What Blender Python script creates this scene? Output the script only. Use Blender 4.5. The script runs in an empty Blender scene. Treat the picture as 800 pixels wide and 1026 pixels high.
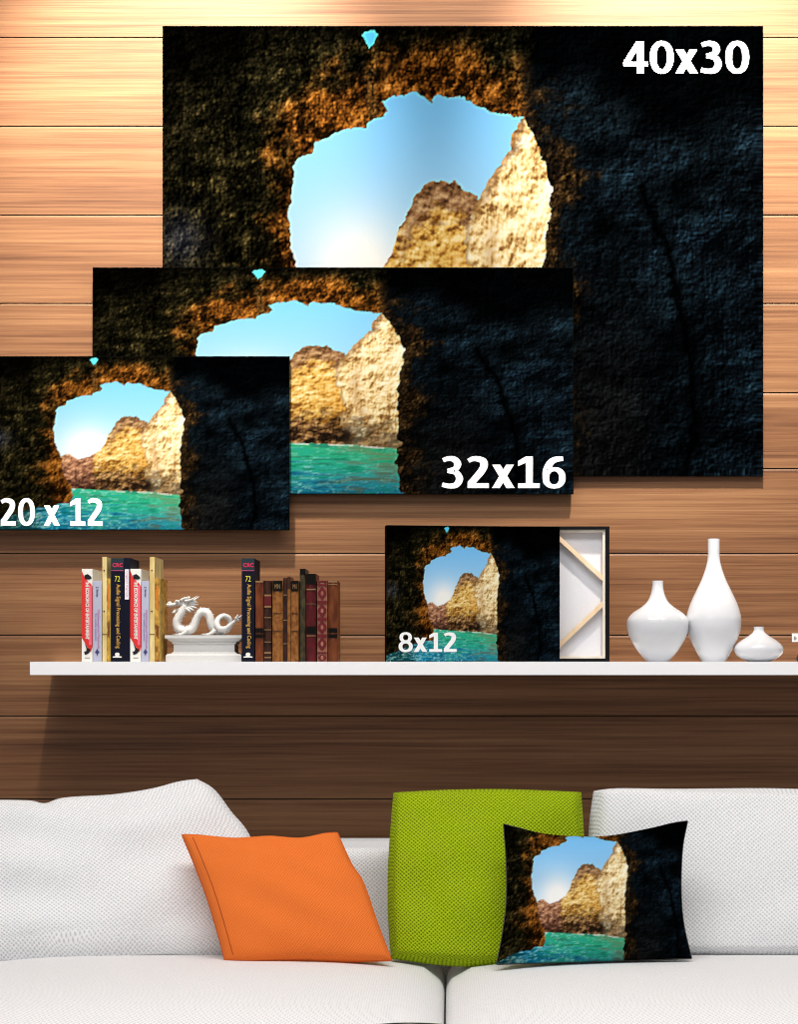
import bpy, bmesh, math, random
import numpy as np
from mathutils import Vector, Matrix

random.seed(7)
S = bpy.context.scene
COL = S.collection
PI = math.pi

# ------------------------------------------------------------------ frame of reference
# wall face at y = 0, camera 4 m in front of it at shelf height; 1 photo pixel = 2 mm on the wall
CAMX, CAMZ, CAMD, F = 0.1, 0.97, 4.0, 2000.0
def X(px, d=4.0): return CAMX + (px - 450.0) * d / F
def Z(py, d=4.0): return CAMZ - (py - 666.0) * d / F
def Pt(px, py, d): return Vector((X(px, d), -CAMD + d, Z(py, d)))

def lin(c):
    c = c / 255.0
    return c / 12.92 if c <= 0.04045 else ((c + 0.055) / 1.055) ** 2.4
def rgb(r, g, b): return (lin(r), lin(g), lin(b), 1.0)

# ------------------------------------------------------------------ object helpers
def link(o, parent=None):
    COL.objects.link(o)
    if parent is not None: o.parent = parent
    return o
def tag(o, label=None, cat=None, group=None, kind=None):
    if label: o['label'] = label
    if cat: o['category'] = cat
    if group: o['group'] = group
    if kind: o['kind'] = kind
    return o
def empty(name, loc=(0, 0, 0)):
    o = bpy.data.objects.new(name, None); o.location = loc; o.empty_display_size = 0.05
    return link(o)
def mesh_obj(name, verts, faces, mat, parent=None, smooth=False):
    me = bpy.data.meshes.new(name)
    me.from_pydata([tuple(v) for v in verts], [], faces); me.update()
    if smooth:
        for p in me.polygons: p.use_smooth = True
    if mat is not None:
        for m in (mat if isinstance(mat, (list, tuple)) else [mat]): me.materials.append(m)
    o = bpy.data.objects.new(name, me)
    return link(o, parent)
def put(o, parent):
    """parent o (built in world coordinates) to an unrotated root without moving it"""
    o.parent = parent; o.location = -Vector(parent.location) + Vector(o.location)
    return o
def bm_obj(name, bm, mat, parent=None, smooth=False, bevel=0, seg=2):
    if bevel:
        bmesh.ops.bevel(bm, geom=[e for e in bm.edges if e.calc_face_angle(0) > 0.5], offset=bevel, segments=seg, affect='EDGES', profile=0.5, clamp_overlap=True)
    bmesh.ops.recalc_face_normals(bm, faces=bm.faces)
    me = bpy.data.meshes.new(name); bm.to_mesh(me); bm.free()
    if smooth:
        for p in me.polygons: p.use_smooth = True
    if mat is not None:
        for m in (mat if isinstance(mat, (list, tuple)) else [mat]): me.materials.append(m)
    o = bpy.data.objects.new(name, me); link(o)
    if parent is not None: put(o, parent)
    return o
def bx(bm, x0, x1, y0, y1, z0, z1, mi=0):
    v = [bm.verts.new(p) for p in ((x0,y0,z0),(x1,y0,z0),(x1,y1,z0),(x0,y1,z0),(x0,y0,z1),(x1,y0,z1),(x1,y1,z1),(x0,y1,z1))]
    for q in ((3,2,1,0),(4,5,6,7),(0,1,5,4),(1,2,6,5),(2,3,7,6),(3,0,4,7)):
        f = bm.faces.new([v[i] for i in q]); f.material_index = mi
    return v
def box(name, x0, x1, y0, y1, z0, z1, mat, parent=None, bevel=0.0, seg=2):
    bm = bmesh.new(); bx(bm, x0, x1, y0, y1, z0, z1)
    return bm_obj(name, bm, mat, parent, bevel=bevel, seg=seg)
def lathe(bm, cx, cy, prof, n=64):
    rings = []
    for r, z in prof:
        if r < 1e-6: rings.append([bm.verts.new((cx, cy, z))])
        else: rings.append([bm.verts.new((cx + r*math.cos(2*PI*k/n), cy + r*math.sin(2*PI*k/n), z)) for k in range(n)])
    for a, b in zip(rings, rings[1:]):
        for k in range(n):
            k2 = (k+1) % n
            if len(a) == 1 and len(b) == 1: continue
            if len(a) == 1: bm.faces.new((a[0], b[k], b[k2]))
            elif len(b) == 1: bm.faces.new((a[k], b[0], a[k2]))
            else: bm.faces.new((a[k], b[k], b[k2], a[k2]))
def catmull(pts, n=8):
    pts = [np.array(p, float) for p in pts]; out = []
    for i in range(len(pts)-1):
        p0 = pts[max(i-1,0)]; p1 = pts[i]; p2 = pts[i+1]; p3 = pts[min(i+2,len(pts)-1)]
        for k in range(n):
            t = k/n
            out.append(0.5*((2*p1)+(-p0+p2)*t+(2*p0-5*p1+4*p2-p3)*t*t+(-p0+3*p1-3*p2+p3)*t**3))
    out.append(pts[-1]); return out
def tube(bm, pts, n=12, closed=False, flat=1.0):
    """pts: (x, y, z, r); swept tube with varying radius and rounded ends"""
    P = [Vector(p[:3]) for p in pts]; R = [p[3] for p in pts]
    rings = []; N = len(P); ref = Vector((0, 1, 0))
    for i in range(N):
        if closed: tg = P[(i+1) % N] - P[i-1]
        else: tg = P[min(i+1, N-1)] - P[max(i-1, 0)]
        if tg.length < 1e-9: tg = Vector((1, 0, 0))
        tg.normalize()
        a = ref - tg*ref.dot(tg)
        if a.length < 1e-4: a = Vector((1, 0, 0)) - tg*tg.x
        a.normalize(); b = tg.cross(a); ref = a
        rings.append([bm.verts.new(P[i] + a*R[i]*flat*math.cos(2*PI*k/n) + b*R[i]*math.sin(2*PI*k/n)) for k in range(n)])
    m = N if closed else N-1
    for i in range(m):
        A, B = rings[i], rings[(i+1) % N]
        for k in range(n): bm.faces.new((A[k], A[(k+1) % n], B[(k+1) % n], B[k]))
    if not closed:
        bm.faces.new(list(reversed(rings[0]))); bm.faces.new(rings[-1])

# ------------------------------------------------------------------ materials
def nodes_of(name):
    m = bpy.data.materials.new(name); m.use_nodes = True
    nt = m.node_tree; b = nt.nodes['Principled BSDF']
    return m, nt, b
def plain(name, col, rough=0.5, spec=0.3, metal=0.0, coat=0.0, bump=0.0, bscale=200.0, var=0.06):
    m, nt, b = nodes_of(name)
    b.inputs['Roughness'].default_value = rough; b.inputs['Specular IOR Level'].default_value = spec
    b.inputs['Metallic'].default_value = metal; b.inputs['Coat Weight'].default_value = coat
    tc = nt.nodes.new('ShaderNodeTexCoord'); nz = nt.nodes.new('ShaderNodeTexNoise'); nz.inputs['Scale'].default_value = bscale
    nt.links.new(tc.outputs['Object'], nz.inputs['Vector'])
    mix = nt.nodes.new('ShaderNodeMixRGB'); mix.inputs['Color1'].default_value = tuple(c*(1-var) for c in col[:3]) + (1,)
    mix.inputs['Color2'].default_value = tuple(min(1, c*(1+var)) for c in col[:3]) + (1,)
    nt.links.new(nz.outputs['Fac'], mix.inputs['Fac']); nt.links.new(mix.outputs['Color'], b.inputs['Base Color'])
    if bump:
        bp = nt.nodes.new('ShaderNodeBump'); bp.inputs['Strength'].default_value = bump; bp.inputs['Distance'].default_value = 0.001
        nt.links.new(nz.outputs['Fac'], bp.inputs['Height']); nt.links.new(bp.outputs['Normal'], b.inputs['Normal'])
    return m
def mottled(name, c1, c2, scale=120.0, stretch=(1, 1, 1), rough=0.55, spec=0.25):
    m, nt, b = nodes_of(name)
    b.inputs['Roughness'].default_value = rough; b.inputs['Specular IOR Level'].default_value = spec
    tc = nt.nodes.new('ShaderNodeTexCoord'); mp = nt.nodes.new('ShaderNodeMapping'); mp.inputs['Scale'].default_value = stretch
    nz = nt.nodes.new('ShaderNodeTexNoise'); nz.inputs['Scale'].default_value = scale; nz.inputs['Detail'].default_value = 4
    cr = nt.nodes.new('ShaderNodeValToRGB'); cr.color_ramp.elements[0].position = 0.35; cr.color_ramp.elements[1].position = 0.65
    cr.color_ramp.elements[0].color = c1; cr.color_ramp.elements[1].color = c2
    nt.links.new(tc.outputs['Object'], mp.inputs['Vector']); nt.links.new(mp.outputs['Vector'], nz.inputs['Vector'])
    nt.links.new(nz.outputs['Fac'], cr.inputs['Fac']); nt.links.new(cr.outputs['Color'], b.inputs['Base Color'])
    return m
def fabric(name, dark, light, pitch_u, pitch_v, bump=0.6, dist=0.003, lo=0.15, hi=0.6, diag=True, rough=0.9, fuzz=0.35):
    """woven cloth: over-and-under threads read from the cushion's own UV in metres"""
    m, nt, b = nodes_of(name); L = nt.links.new
    b.inputs['Roughness'].default_value = rough; b.inputs['Specular IOR Level'].default_value = 0.1
    uv = nt.nodes.new('ShaderNodeUVMap'); uv.uv_map = 'UVMap'
    sp = nt.nodes.new('ShaderNodeSeparateXYZ'); L(uv.outputs['UV'], sp.inputs['Vector'])
    def M(op, a, bb=None):
        n = nt.nodes.new('ShaderNodeMath'); n.operation = op
        for i, v in enumerate((a, bb)):
            if v is None: continue
            if isinstance(v, (int, float)): n.inputs[i].default_value = v
            else: L(v, n.inputs[i])
        return n.outputs[0]
    nz = nt.nodes.new('ShaderNodeTexNoise'); nz.inputs['Scale'].default_value = 90; L(uv.outputs['UV'], nz.inputs['Vector'])
    wob = M('MULTIPLY', M('SUBTRACT', nz.outputs['Fac'], 0.5), pitch_u*0.5)
    u = M('ADD', sp.outputs['X'], wob); v = M('ADD', sp.outputs['Y'], wob)
    su = M('MULTIPLY', u, 2*PI/pitch_u); sv = M('MULTIPLY', v, 2*PI/pitch_v)
    if diag:   # basket weave: product of sines gives staggered bumps
        h = M('MULTIPLY', M('SINE', su), M('SINE', sv))
        h = M('ABSOLUTE', h) if False else M('ADD', M('MULTIPLY', h, 0.5), 0.5)
    else:
        h = M('ADD', M('MULTIPLY', M('ADD', M('SINE', su), M('SINE', sv)), 0.25), 0.5)
    n2 = nt.nodes.new('ShaderNodeTexNoise'); n2.inputs['Scale'].default_value = 700; n2.inputs['Detail'].default_value = 3; L(uv.outputs['UV'], n2.inputs['Vector'])
    hh = M('ADD', M('MULTIPLY', h, 1-fuzz), M('MULTIPLY', n2.outputs['Fac'], fuzz))
    cr = nt.nodes.new('ShaderNodeValToRGB'); cr.color_ramp.elements[0].position = lo; cr.color_ramp.elements[1].position = hi
    cr.color_ramp.elements[0].color = dark; cr.color_ramp.elements[1].color = light
    L(hh, cr.inputs['Fac']); L(cr.outputs['Color'], b.inputs['Base Color'])
    bp = nt.nodes.new('ShaderNodeBump'); bp.inputs['Strength'].default_value = bump; bp.inputs['Distance'].default_value = dist
    L(hh, bp.inputs['Height']); L(bp.outputs['Normal'], b.inputs['Normal'])
    return m
def wood_wall_material():
    m, nt, b = nodes_of('plank_wood'); L = nt.links.new
    b.inputs['Roughness'].default_value = 0.5; b.inputs['Specular IOR Level'].default_value = 0.2
    tc = nt.nodes.new('ShaderNodeTexCoord'); at = nt.nodes.new('ShaderNodeAttribute'); at.attribute_name = 'plank_shift'
    ad = nt.nodes.new('ShaderNodeVectorMath'); ad.operation = 'ADD'; L(tc.outputs['Object'], ad.inputs[0]); L(at.outputs['Vector'], ad.inputs[1])
    def noise(scale, det, rg=0.6, dist=0.0):
        mp = nt.nodes.new('ShaderNodeMapping'); mp.inputs['Scale'].default_value = scale; L(ad.outputs['Vector'], mp.inputs['Vector'])
        nz = nt.nodes.new('ShaderNodeTexNoise'); nz.inputs['Scale'].default_value = 1.0; nz.inputs['Detail'].default_value = det
        nz.inputs['Roughness'].default_value = rg; nz.inputs['Distortion'].default_value = dist; L(mp.outputs['Vector'], nz.inputs['Vector']); return nz.outputs['Fac']
    a = noise((1.1, 1, 70), 6, 0.66, 0.2); c = noise((5, 1, 620), 3, 0.65); d = noise((0.5, 1, 13), 3, 0.5, 0.4); g = noise((1.6, 1, 190), 2, 0.6, 0.1)
    def mix(f, x, y):
        n = nt.nodes.new('ShaderNodeMath'); n.operation = 'MULTIPLY_ADD'; L(y, n.inputs[0]); n.inputs[1].default_value = f
        if isinstance(x, float): n.inputs[2].default_value = x
        else: L(x, n.inputs[2])
        return n.outputs[0]
    s = mix(0.24, mix(0.26, mix(0.30, mix(0.34, -0.07, a), c), d), g)
    cr = nt.nodes.new('ShaderNodeValToRGB'); e = cr.color_ramp.elements
    e[0].position = 0.36; e[0].color = WOOD[0]; e[1].position = 0.62; e[1].color = WOOD[2]
    k = e.new(0.48); k.color = WOOD[1]
    L(s, cr.inputs['Fac']); L(cr.outputs['Color'], b.inputs['Base Color'])
    bp = nt.nodes.new('ShaderNodeBump'); bp.inputs['Strength'].default_value = 0.12; bp.inputs['Distance'].default_value = 0.001
    L(s, bp.inputs['Height']); L(bp.outputs['Normal'], b.inputs['Normal'])
    return m
WOOD = [(0.058, 0.0225, 0.0108, 1), (0.136, 0.0595, 0.0262, 1), (0.222, 0.112, 0.052, 1)]

M_white = plain('white_lacquer', (0.93, 0.93, 0.94, 1), 0.35, 0.5, var=0.01)
M_ceramic = plain('white_ceramic', (0.60, 0.61, 0.64, 1), 0.12, 0.5, coat=0.3, var=0.01)
M_plaster = plain('white_plaster', (0.53, 0.525, 0.52, 1), 0.55, 0.3, bump=0.25, bscale=500)
M_black = plain('black_canvas_edge', (0.006, 0.006, 0.007, 1), 0.8, 0.05)
M_text = plain('white_ink', (0.85, 0.85, 0.85, 1), 0.6, 0.1, var=0.0)
M_pages = mottled('paper_edges', rgb(176, 173, 160), rgb(206, 204, 194), 260, (8, 0.2, 0.2), 0.8)
M_greypages = mottled('grey_paper_edges', rgb(120, 122, 118), rgb(168, 170, 165), 260, (8, 0.2, 0.2), 0.8)
M_wall = wood_wall_material()

# ------------------------------------------------------------------ the setting
def build_wall():
    # boards with a shadow gap between them and a small chamfer along each board's upper edge
    rows = [-640, -551, -462, -373, -284, -140, -51, 38, 127, 216, 304.5, 394, 470, 555, 637, 718, 801, 884, 967, 1050, 1133, 1216]
    zs = sorted([Z(r) for r in rows])
    zs = [0.0] + [z for z in zs if 0.03 < z < 3.18] + [3.2]
    x0, x1 = -2.3, 2.5; gap = 0.0021; ch = 0.0030
    V, Fc, sh = [], [], []
    rnd = random.Random(5)
    for i in range(len(zs)-1):
        a, b = zs[i] + gap, zs[i+1]
        s = (rnd.uniform(-9, 9), 0, rnd.uniform(-9, 9))
        prof = [(0.018, a), (0.0, a), (0.0, b-ch), (0.0016, b), (0.018, b)]
        n = len(V)
        for y, z in prof:
            V.append((x0, y, z)); V.append((x1, y, z)); sh += [s, s]
        for k in range(len(prof)-1): Fc.append((n+2*k, n+2*k+1, n+2*k+3, n+2*k+2))
    n = len(V); V += [(x0, 0.018, 0), (x1, 0.018, 0), (x1, 0.018, 3.2), (x0, 0.018, 3.2), (x0, 0.08, 0), (x1, 0.08, 0), (x1, 0.08, 3.2), (x0, 0.08, 3.2)]; sh += [(0, 0, 0)]*8
    for q in ((0,1,2,3),(7,6,5,4),(0,4,5,1),(3,2,6,7),(1,5,6,2),(0,3,7,4)): Fc.append(tuple(n+i for i in q))
    o = mesh_obj('wall_back', V, Fc, M_wall); tag(o, kind='structure')
    at = o.data.attributes.new('plank_shift', 'FLOAT_VECTOR', 'POINT'); at.data.foreach_set('vector', np.array(sh, dtype=np.float32).ravel())
build_wall()
M_floor = mottled('oak_floor', rgb(120, 96, 74), rgb(150, 124, 98), 3, (1, 12, 1), 0.4)
tag(box('floor', -2.3, 2.5, -5.2, 0.0, -0.08, 0.0, M_floor), kind='structure')
M_ceil = plain('ceiling_paint', (0.8, 0.79, 0.77, 1), 0.8, 0.1)
tag(box('ceiling', -2.3, 2.5, -2.2, 0.0, 3.2, 3.28, M_ceil), kind='structure')

# ------------------------------------------------------------------ the shelf
SHD = 3.775                                            # distance of the shelf's front edge
ST = Z(663, SHD); SB = Z(676.3, SHD)
sh = box('wall_shelf', X(30, SHD), 1.35, -(4-SHD), 0.0, SB, ST, M_white, bevel=0.0012)
tag(sh, 'long white floating shelf carrying the books and vases', 'shelf')

# ------------------------------------------------------------------ the printed picture (ink on canvas)
def picture(W=720, H=540, seed=3):
    rs = np.random.RandomState(seed)
    u = (np.arange(W)+0.5)/W; v = (np.arange(H)+0.5)/H
    U, V = np.meshgrid(u, v)
    def vnoise(fx, fy, sd, uu=None, vv=None):
        uu = U if uu is None else uu; vv = V if vv is None else vv
        r = np.random.RandomState(sd).rand(int(fy)+4, int(fx)+4)
        x = (uu+0.02)*fx; y = (vv+0.02)*fy
        x = np.clip(x, 0, fx+1.99); y = np.clip(y, 0, fy+1.99)
        xi = x.astype(int); yi = y.astype(int); xf = x-xi; yf = y-yi
        xf = xf*xf*(3-2*xf); yf = yf*yf*(3-2*yf)
        return (r[yi, xi]*(1-xf)+r[yi, xi+1]*xf)*(1-yf)+(r[yi+1, xi]*(1-xf)+r[yi+1, xi+1]*xf)*yf
    def fbm(fx, fy, sd, octs=5, gain=0.55, ridged=False, uu=None, vv=None):
        t = 0; a = 1; n = 0
        for o in range(octs):
            q = vnoise(fx*2**o, fy*2**o, sd+o*17, uu, vv)
            if ridged: q = 1-np.abs(2*q-1)
            t = t+a*q; n += a; a *= gain
        return t/n
    def ss(x, a, b):
        t = np.clip((x-a)/(b-a), 0, 1); return t*t*(3-2*t)
    def inside(poly, uu, vv):
        c = np.zeros(uu.shape, bool); n = len(poly)
        for i in range(n):
            (x1, y1), (x2, y2) = poly[i], poly[(i+1) % n]
            if y1 == y2: continue
            c ^= ((y1 > vv) != (y2 > vv)) & (uu < (x2-x1)*(vv-y1)/(y2-y1)+x1)
        return c
    def dist(line, uu, vv, closed=False):
        d = np.full(uu.shape, 9.0); n = len(line)
        for i in range(n if closed else n-1):
            (x1, y1), (x2, y2) = line[i], line[(i+1) % n]
            x1, x2 = x1*1.33, x2*1.33; px = uu*1.33-x1; py = vv-y1; dx, dy = x2-x1, y2-y1
            t = np.clip((px*dx+py*dy)/(dx*dx+dy*dy+1e-12), 0, 1)
            d = np.minimum(d, np.hypot(px-t*dx, py-t*dy))
        return d
    ju = U+(fbm(45, 34, 1, 4)-0.5)*0.022; jv = V+(fbm(45, 34, 9, 4)-0.5)*0.028
    arch_top = [(.2157,.33),(.2163,.316),(.226,.2946),(.2453,.2817),(.255,.256),(.284,.243),(.300,.230),(.3323,.226),(.3387,.2156),(.3645,.2087),
        (.369,.1915),(.3657,.170),(.3773,.157),(.3967,.150),(.4192,.147),(.4289,.1615),(.4482,.1675),(.4559,.1554),(.4772,.157),(.49,.1486),
        (.503,.1675),(.532,.183),(.564,.196),(.5963,.202),(.6027,.217),(.622,.239),(.6317,.286)]
    arch_r = [(.641,.3375),(.647,.38),(.643,.4235),(.638,.475),(.636,.54),(.6345,.62),(.636,.70),(.636,.77),(.632,.84),(.633,.90),(.637,.96),(.652,1.03)]
    arch_l = [(.213,.42),(.2135,.475),(.221,.53),(.2307,.556),(.243,.664),(.262,.739),(.272,.793),(.271,.843),(.20,.862),(.131,.889),(.085,.913),(.03,.94),(-.05,.975)]
    opening = list(reversed(arch_l))+arch_top+arch_r+[(.652,1.05),(-.05,1.05)]
    hole = inside(opening, ju, jv)
    eye = inside([(.331,.018),(.337,.010),(.352,.010),(.361,.022),(.352,.040),(.343,.050),(.337,.036)], U+(ju-U)*.5, V+(jv-V)*.5)
    edge = dist(list(reversed(arch_l[:8]))+arch_top+arch_r, ju, jv)
    C = np.zeros((H, W, 3))
    def col(*c): return np.array(c, float)
    def lay(mask, c):
        nonlocal C
        mm = np.asarray(mask, float)[..., None]; C = C*(1-mm)+c*mm
    def grad(t, stops):
        out = np.zeros(t.shape+(3,)); xs = [s[0] for s in stops]
        for k in range(3): out[..., k] = np.interp(t, xs, [s[1][k] for s in stops])
        return out
    # ---- sky
    sky = grad(V, [(0, (92,178,240)), (.2, (124,194,246)), (.38, (150,206,248)), (.6, (184,220,250))])
    gl = np.exp(-(((U-.325)*1.33/.10)**2+((V-.545)/.12)**2))
    gl2 = np.exp(-(((U-.34)*1.33/.22)**2+((V-.58)/.19)**2))
    sky = sky+(np.array([255,255,252])-sky)*np.clip(gl*.85+gl2*.33, 0, 1)[..., None]
    C[:] = sky
    # ---- cliffs
    tex = fbm(60, 50, 21, 5, .62); texr = fbm(46, 26, 33, 5, .6, True); strat = fbm(14, 60, 44, 4, .55); crack = fbm(34, 20, 55, 4, .6, True)
    mean = lambda a: (a-a.mean())/a.std()
    def relief_(h):
        return np.clip(mean(np.roll(h, (2, 1), (0, 1))-np.roll(h, (-2, -1), (0, 1))), -2.6, 2.6)
    prof = [(-.1,.58),(.2,.575),(.2345,.5716),(.252,.560),(.275,.575),(.298,.598),(.332,.579),(.367,.533),(.3838,.492),(.40,.449),(.4095,.406),(.419,.372),(.435,.353),
            (.461,.339),(.487,.344),(.4965,.359),(.519,.372),(.5255,.382)]
    c1 = inside(prof+[(.56,.40),(.7,.6),(.7,1.1),(-.1,1.1)], ju, jv)
    top1 = np.interp(U, [p[0] for p in prof], [p[1] for p in prof])
    rlc = relief_(fbm(30, 26, 251, 6, .64)+.4*fbm(20, 16, 261, 6, .6, True))
    t = mean(tex)*.045+mean(texr)*.03+rlc*.075
    body = grad(np.clip(.5+t*3.0+ (strat-.5)*.7, 0, 1), [(0, (120,78,34)), (.3, (188,134,60)), (.55, (226,182,92)), (.8, (240,206,128)), (1, (250,228,170))])
    orange = ss(U, .46, .505)*ss(V, .45, .55); body = body*(1-.35*orange[..., None])+np.array([226,160,60])*(.35*orange[..., None])
    cap = ss(.095-(V-top1)+(tex-.5)*.12, 0, .04)*ss(U, .38, .42)
    capc = grad(np.clip(.5+t*2.6, 0, 1), [(0, (62,40,28)), (.5, (140,100,66)), (1, (196,160,116))])
    body = body*(1-cap[..., None])+capc*cap[..., None]
    base = ss(V+(tex-.5)*.22+(U-.45)*.1, .62, .70)
    basec = grad(np.clip(.42+t*3.6+mean(crack)*-.06, 0, 1), [(0, (26,18,12)), (.45, (86,60,38)), (.75, (140,100,60)), (1, (190,150,96))])
    body = body*(1-base[..., None])+basec*base[..., None]
    far = ss(.345+(tex-.5)*.03-U, -.008, .012)
    farc = grad(np.clip(.5+t*2.4-ss(V, .68, .76)*.5, 0, 1), [(0, (58,34,28)), (.4, (132,88,66)), (.7, (196,140,104)), (1, (232,190,150))])
    body = body*(1-far[..., None])+farc*far[..., None]
    lay(c1, body)
    c2p = [(.5255,.382),(.5287,.3676),(.551,.320),(.564,.303),(.574,.277),(.583,.239),(.596,.205),(.8,.2),(.8,1.1),(.535,1.1),(.53,.78),(.517,.70),(.522,.62),(.507,.537),(.5094,.475),(.5126,.423)]
    c2 = inside(c2p, ju, jv)
    rlc2 = relief_(fbm(34, 20, 271, 6, .64)+.4*fbm(30, 12, 281, 6, .6, True))
    t2 = mean(fbm(70, 40, 71, 5, .66))*.04+mean(fbm(30, 14, 83, 4, .6, True))*.03+rlc2*.075
    b2 = grad(np.clip(.57+t2*2.9, 0, 1), [(0, (128,88,48)), (.3, (200,160,98)), (.55, (238,210,150)), (.8, (250,232,184)), (1, (255,246,214))])
    e2 = dist(c2p[:8], ju, jv); d2 = ss(.028+(tex-.5)*.05-e2, 0, .02)*ss(.5-V, 0, .2)
    b2 = b2*(1-.75*d2[..., None])+capc*(.75*d2[..., None])
    fold = np.exp(-((U-.575-.03*np.sin(V*9))/.012)**2)*ss(V, .40, .5)*.45
    b2 = b2*(1-fold[..., None])+np.array([176,134,84])*fold[..., None]
    bs2 = ss(V+(tex-.5)*.2-(U-.53)*.3, .65, .72); b2 = b2*(1-bs2[..., None])+(basec*.5+b2*.32)*bs2[..., None]
    seam = np.exp(-(dist([(.5255,.382),(.5126,.423),(.5094,.475),(.507,.537),(.522,.62),(.517,.70),(.53,.78)], ju, jv)/.008)**2)*.5
    b2 = b2*(1-seam[..., None])+np.array([120,84,44])*seam[..., None]
    lay(c2, b2)
    cave = np.exp(-(((U-.527)/.012)**2+((V-.745)/.035)**2)); lay(np.clip(cave*1.2, 0, 1)*.85, col(22,16,14))
    # ---- water
    wl = np.interp(U, [.2,.268,.356,.532,.632,.7], [.757,.7607,.7715,.782,.7995,.81])+(tex-.5)*.006
    wet = V > wl
    dep = np.clip((V-wl)/(1-wl), 0, 1)
    wa = fbm(16, 90, 91, 5, .62); wb = fbm(30, 150, 97, 4, .6, True)
    w = grad(np.clip(dep+mean(wa)*.19, 0, 1), [(0, (52,172,124)), (.3, (40,176,140)), (.6, (46,160,160)), (.85, (30,120,150)), (1, (16,92,120))])
    lf = ss(.36-U+(wa-.5)*.15, 0, .16)*ss(dep, .1, .5); w = w*(1-lf[..., None])+grad(np.clip((wb-.3)*1.6, 0, 1), [(0, (8,64,84)), (.6, (26,140,176)), (1, (96,200,224))])*lf[..., None]
    dk = ss(.20-U+(wa-.5)*.1, 0, .1); w = w*(1-.8*dk[..., None])+np.array([10,50,52])*.8*dk[..., None]
    br = ss(U+(wa-.5)*.3, .47, .62)*ss(mean(wa), -.2, 1.0); w = w*(1-.5*br[..., None])+np.array([140,128,70])*.5*br[..., None]
    sp = ss(mean(wb), .7, 1.8)*(.4+.4*ss(.45-U, -.1, .1)); w = w*(1-sp[..., None])+np.array([150,236,220])*sp[..., None]
    dkw = ss(-mean(wa), .6, 1.6); w = w*(1-.45*dkw[..., None])+np.array([10,84,84])*.45*dkw[..., None]
    foam = ss(.008-(V-wl), 0, .006)*ss(tex, .45, .6); w = w*(1-foam[..., None])+np.array([226,240,226])*foam[..., None]
    lay(wet, w)
    # ---- the dark cave around it
    rk = fbm(26, 20, 121, 6, .64); rr = fbm(20, 15, 131, 6, .62, True); fine = fbm(120, 90, 141, 3, .7)
    def relief(h, sx=1, sy=1):
        g = (np.roll(h, (sy, sx), (0, 1))-np.roll(h, (-sy, -sx), (0, 1))); return np.clip(mean(g), -2.6, 2.6)
    hgt = fbm(18, 14, 201, 7, .60)+.5*fbm(24, 18, 211, 6, .58, True); hg2 = fbm(60, 45, 221, 4, .62)
    rl = relief(hgt, 1, 1)*.55+relief(hg2, 1, 1)*.35+relief(fbm(110, 84, 223, 3, .8), 1, 0)*.35
    vein = fbm(44, 30, 227, 4, .65, True); pit = ss(vein, .70, .86)
    n = np.clip(.40+mean(rk)*.09+mean(rr)*.07+rl*.21-pit*.26, 0, 1.25)
    big = fbm(6, 5, 151, 3, .5)
    left = grad(n, [(0, (1,1,1)), (.35, (12,11,5)), (.6, (36,32,16)), (.85, (76,66,36)), (1.25, (140,120,74))])
    org = grad(n+.10, [(0, (8,4,1)), (.3, (38,20,6)), (.55, (98,56,17)), (.8, (160,98,34)), (1.25, (228,164,84))])
    wide = np.interp(V, [0,.1,.2,.3,.45,.6,.8,1], [.10,.105,.10,.085,.085,.11,.12,.07])
    fo = ss(wide*1.5+(big-.5)*.14+(rk-.5)*.2-edge, 0, .12)*ss(.66-U, 0, .03)*ss(V+(big-.5)*.1, -.02, .09)
    rock = left*(1-fo[..., None])+org*fo[..., None]
    blk = np.clip(ss(.13-V+(big-.5)*.24, 0, .12)*ss(.2-U, -.05, .12)+ss(.40-V-U*1.2+(big-.5)*.3, 0, .3)*.8, 0, 1)
    rock = rock*(1-.86*blk[..., None])
    tl = ss(.05-V+(rk-.5)*.1, 0, .05)*.7; rock = rock*(1-tl[..., None])
    # right hand wall: blue-black, brown along its rim
    rl2 = relief(fbm(24, 22, 231, 7, .66)+.5*fbm(30, 22, 241, 6, .62, True), 1, 1)*.75+relief(fbm(100, 80, 243, 3, .8), 1, 1)*.45
    nr = np.clip(.40+mean(fbm(14, 14, 161, 6, .6))*.11+rl2*.18-ss(fbm(34, 24, 247, 4, .62, True), .72, .88)*.2, 0, 1.25)
    rt = grad(nr, [(0, (1,2,3)), (.35, (5,8,11)), (.6, (10,18,24)), (.85, (19,33,42)), (1.25, (40,60,72))])
    brn = grad(n, [(0, (4,3,2)), (.35, (22,15,8)), (.6, (54,38,20)), (.85, (96,72,40)), (1.25, (150,120,74))])
    rim = ss(.10+(rk-.5)*.2+(big-.5)*.06-edge, 0, .085)*ss(U, .60, .63)
    low = ss(V, .45, .9)*ss(.86-U, 0, .1)*.55
    warm = grad(nr, [(0, (3,3,3)), (.5, (16,13,11)), (1.25, (58,46,34))])
    rt = rt*(1-low[..., None])+warm*low[..., None]
    rt = rt*(1-rim[..., None])+brn*rim[..., None]
    tr = ss(.30-V-(1-U)*.4+(big-.5)*.25, -.02, .12)*.85+ss(.10-V+(big-.5)*.2, 0, .08)*.6; rt = rt*(1-np.clip(tr, 0, .9)[..., None])
    crv = dist([(.80,.36),(.845,.52),(.862,.62),(.885,.77),(.888,.86),(.87,1.0)], ju, jv); crk = np.exp(-(crv/.010)**2)*.85
    sideb = ss(U-np.interp(V, [.3,.52,.62,.77,.86,1], [.79,.845,.862,.885,.888,.87]), 0, .05)*ss(V, .38, .5)
    rt = rt*(1+.55*sideb[..., None]); rt = rt*(1-crk[..., None])
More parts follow.
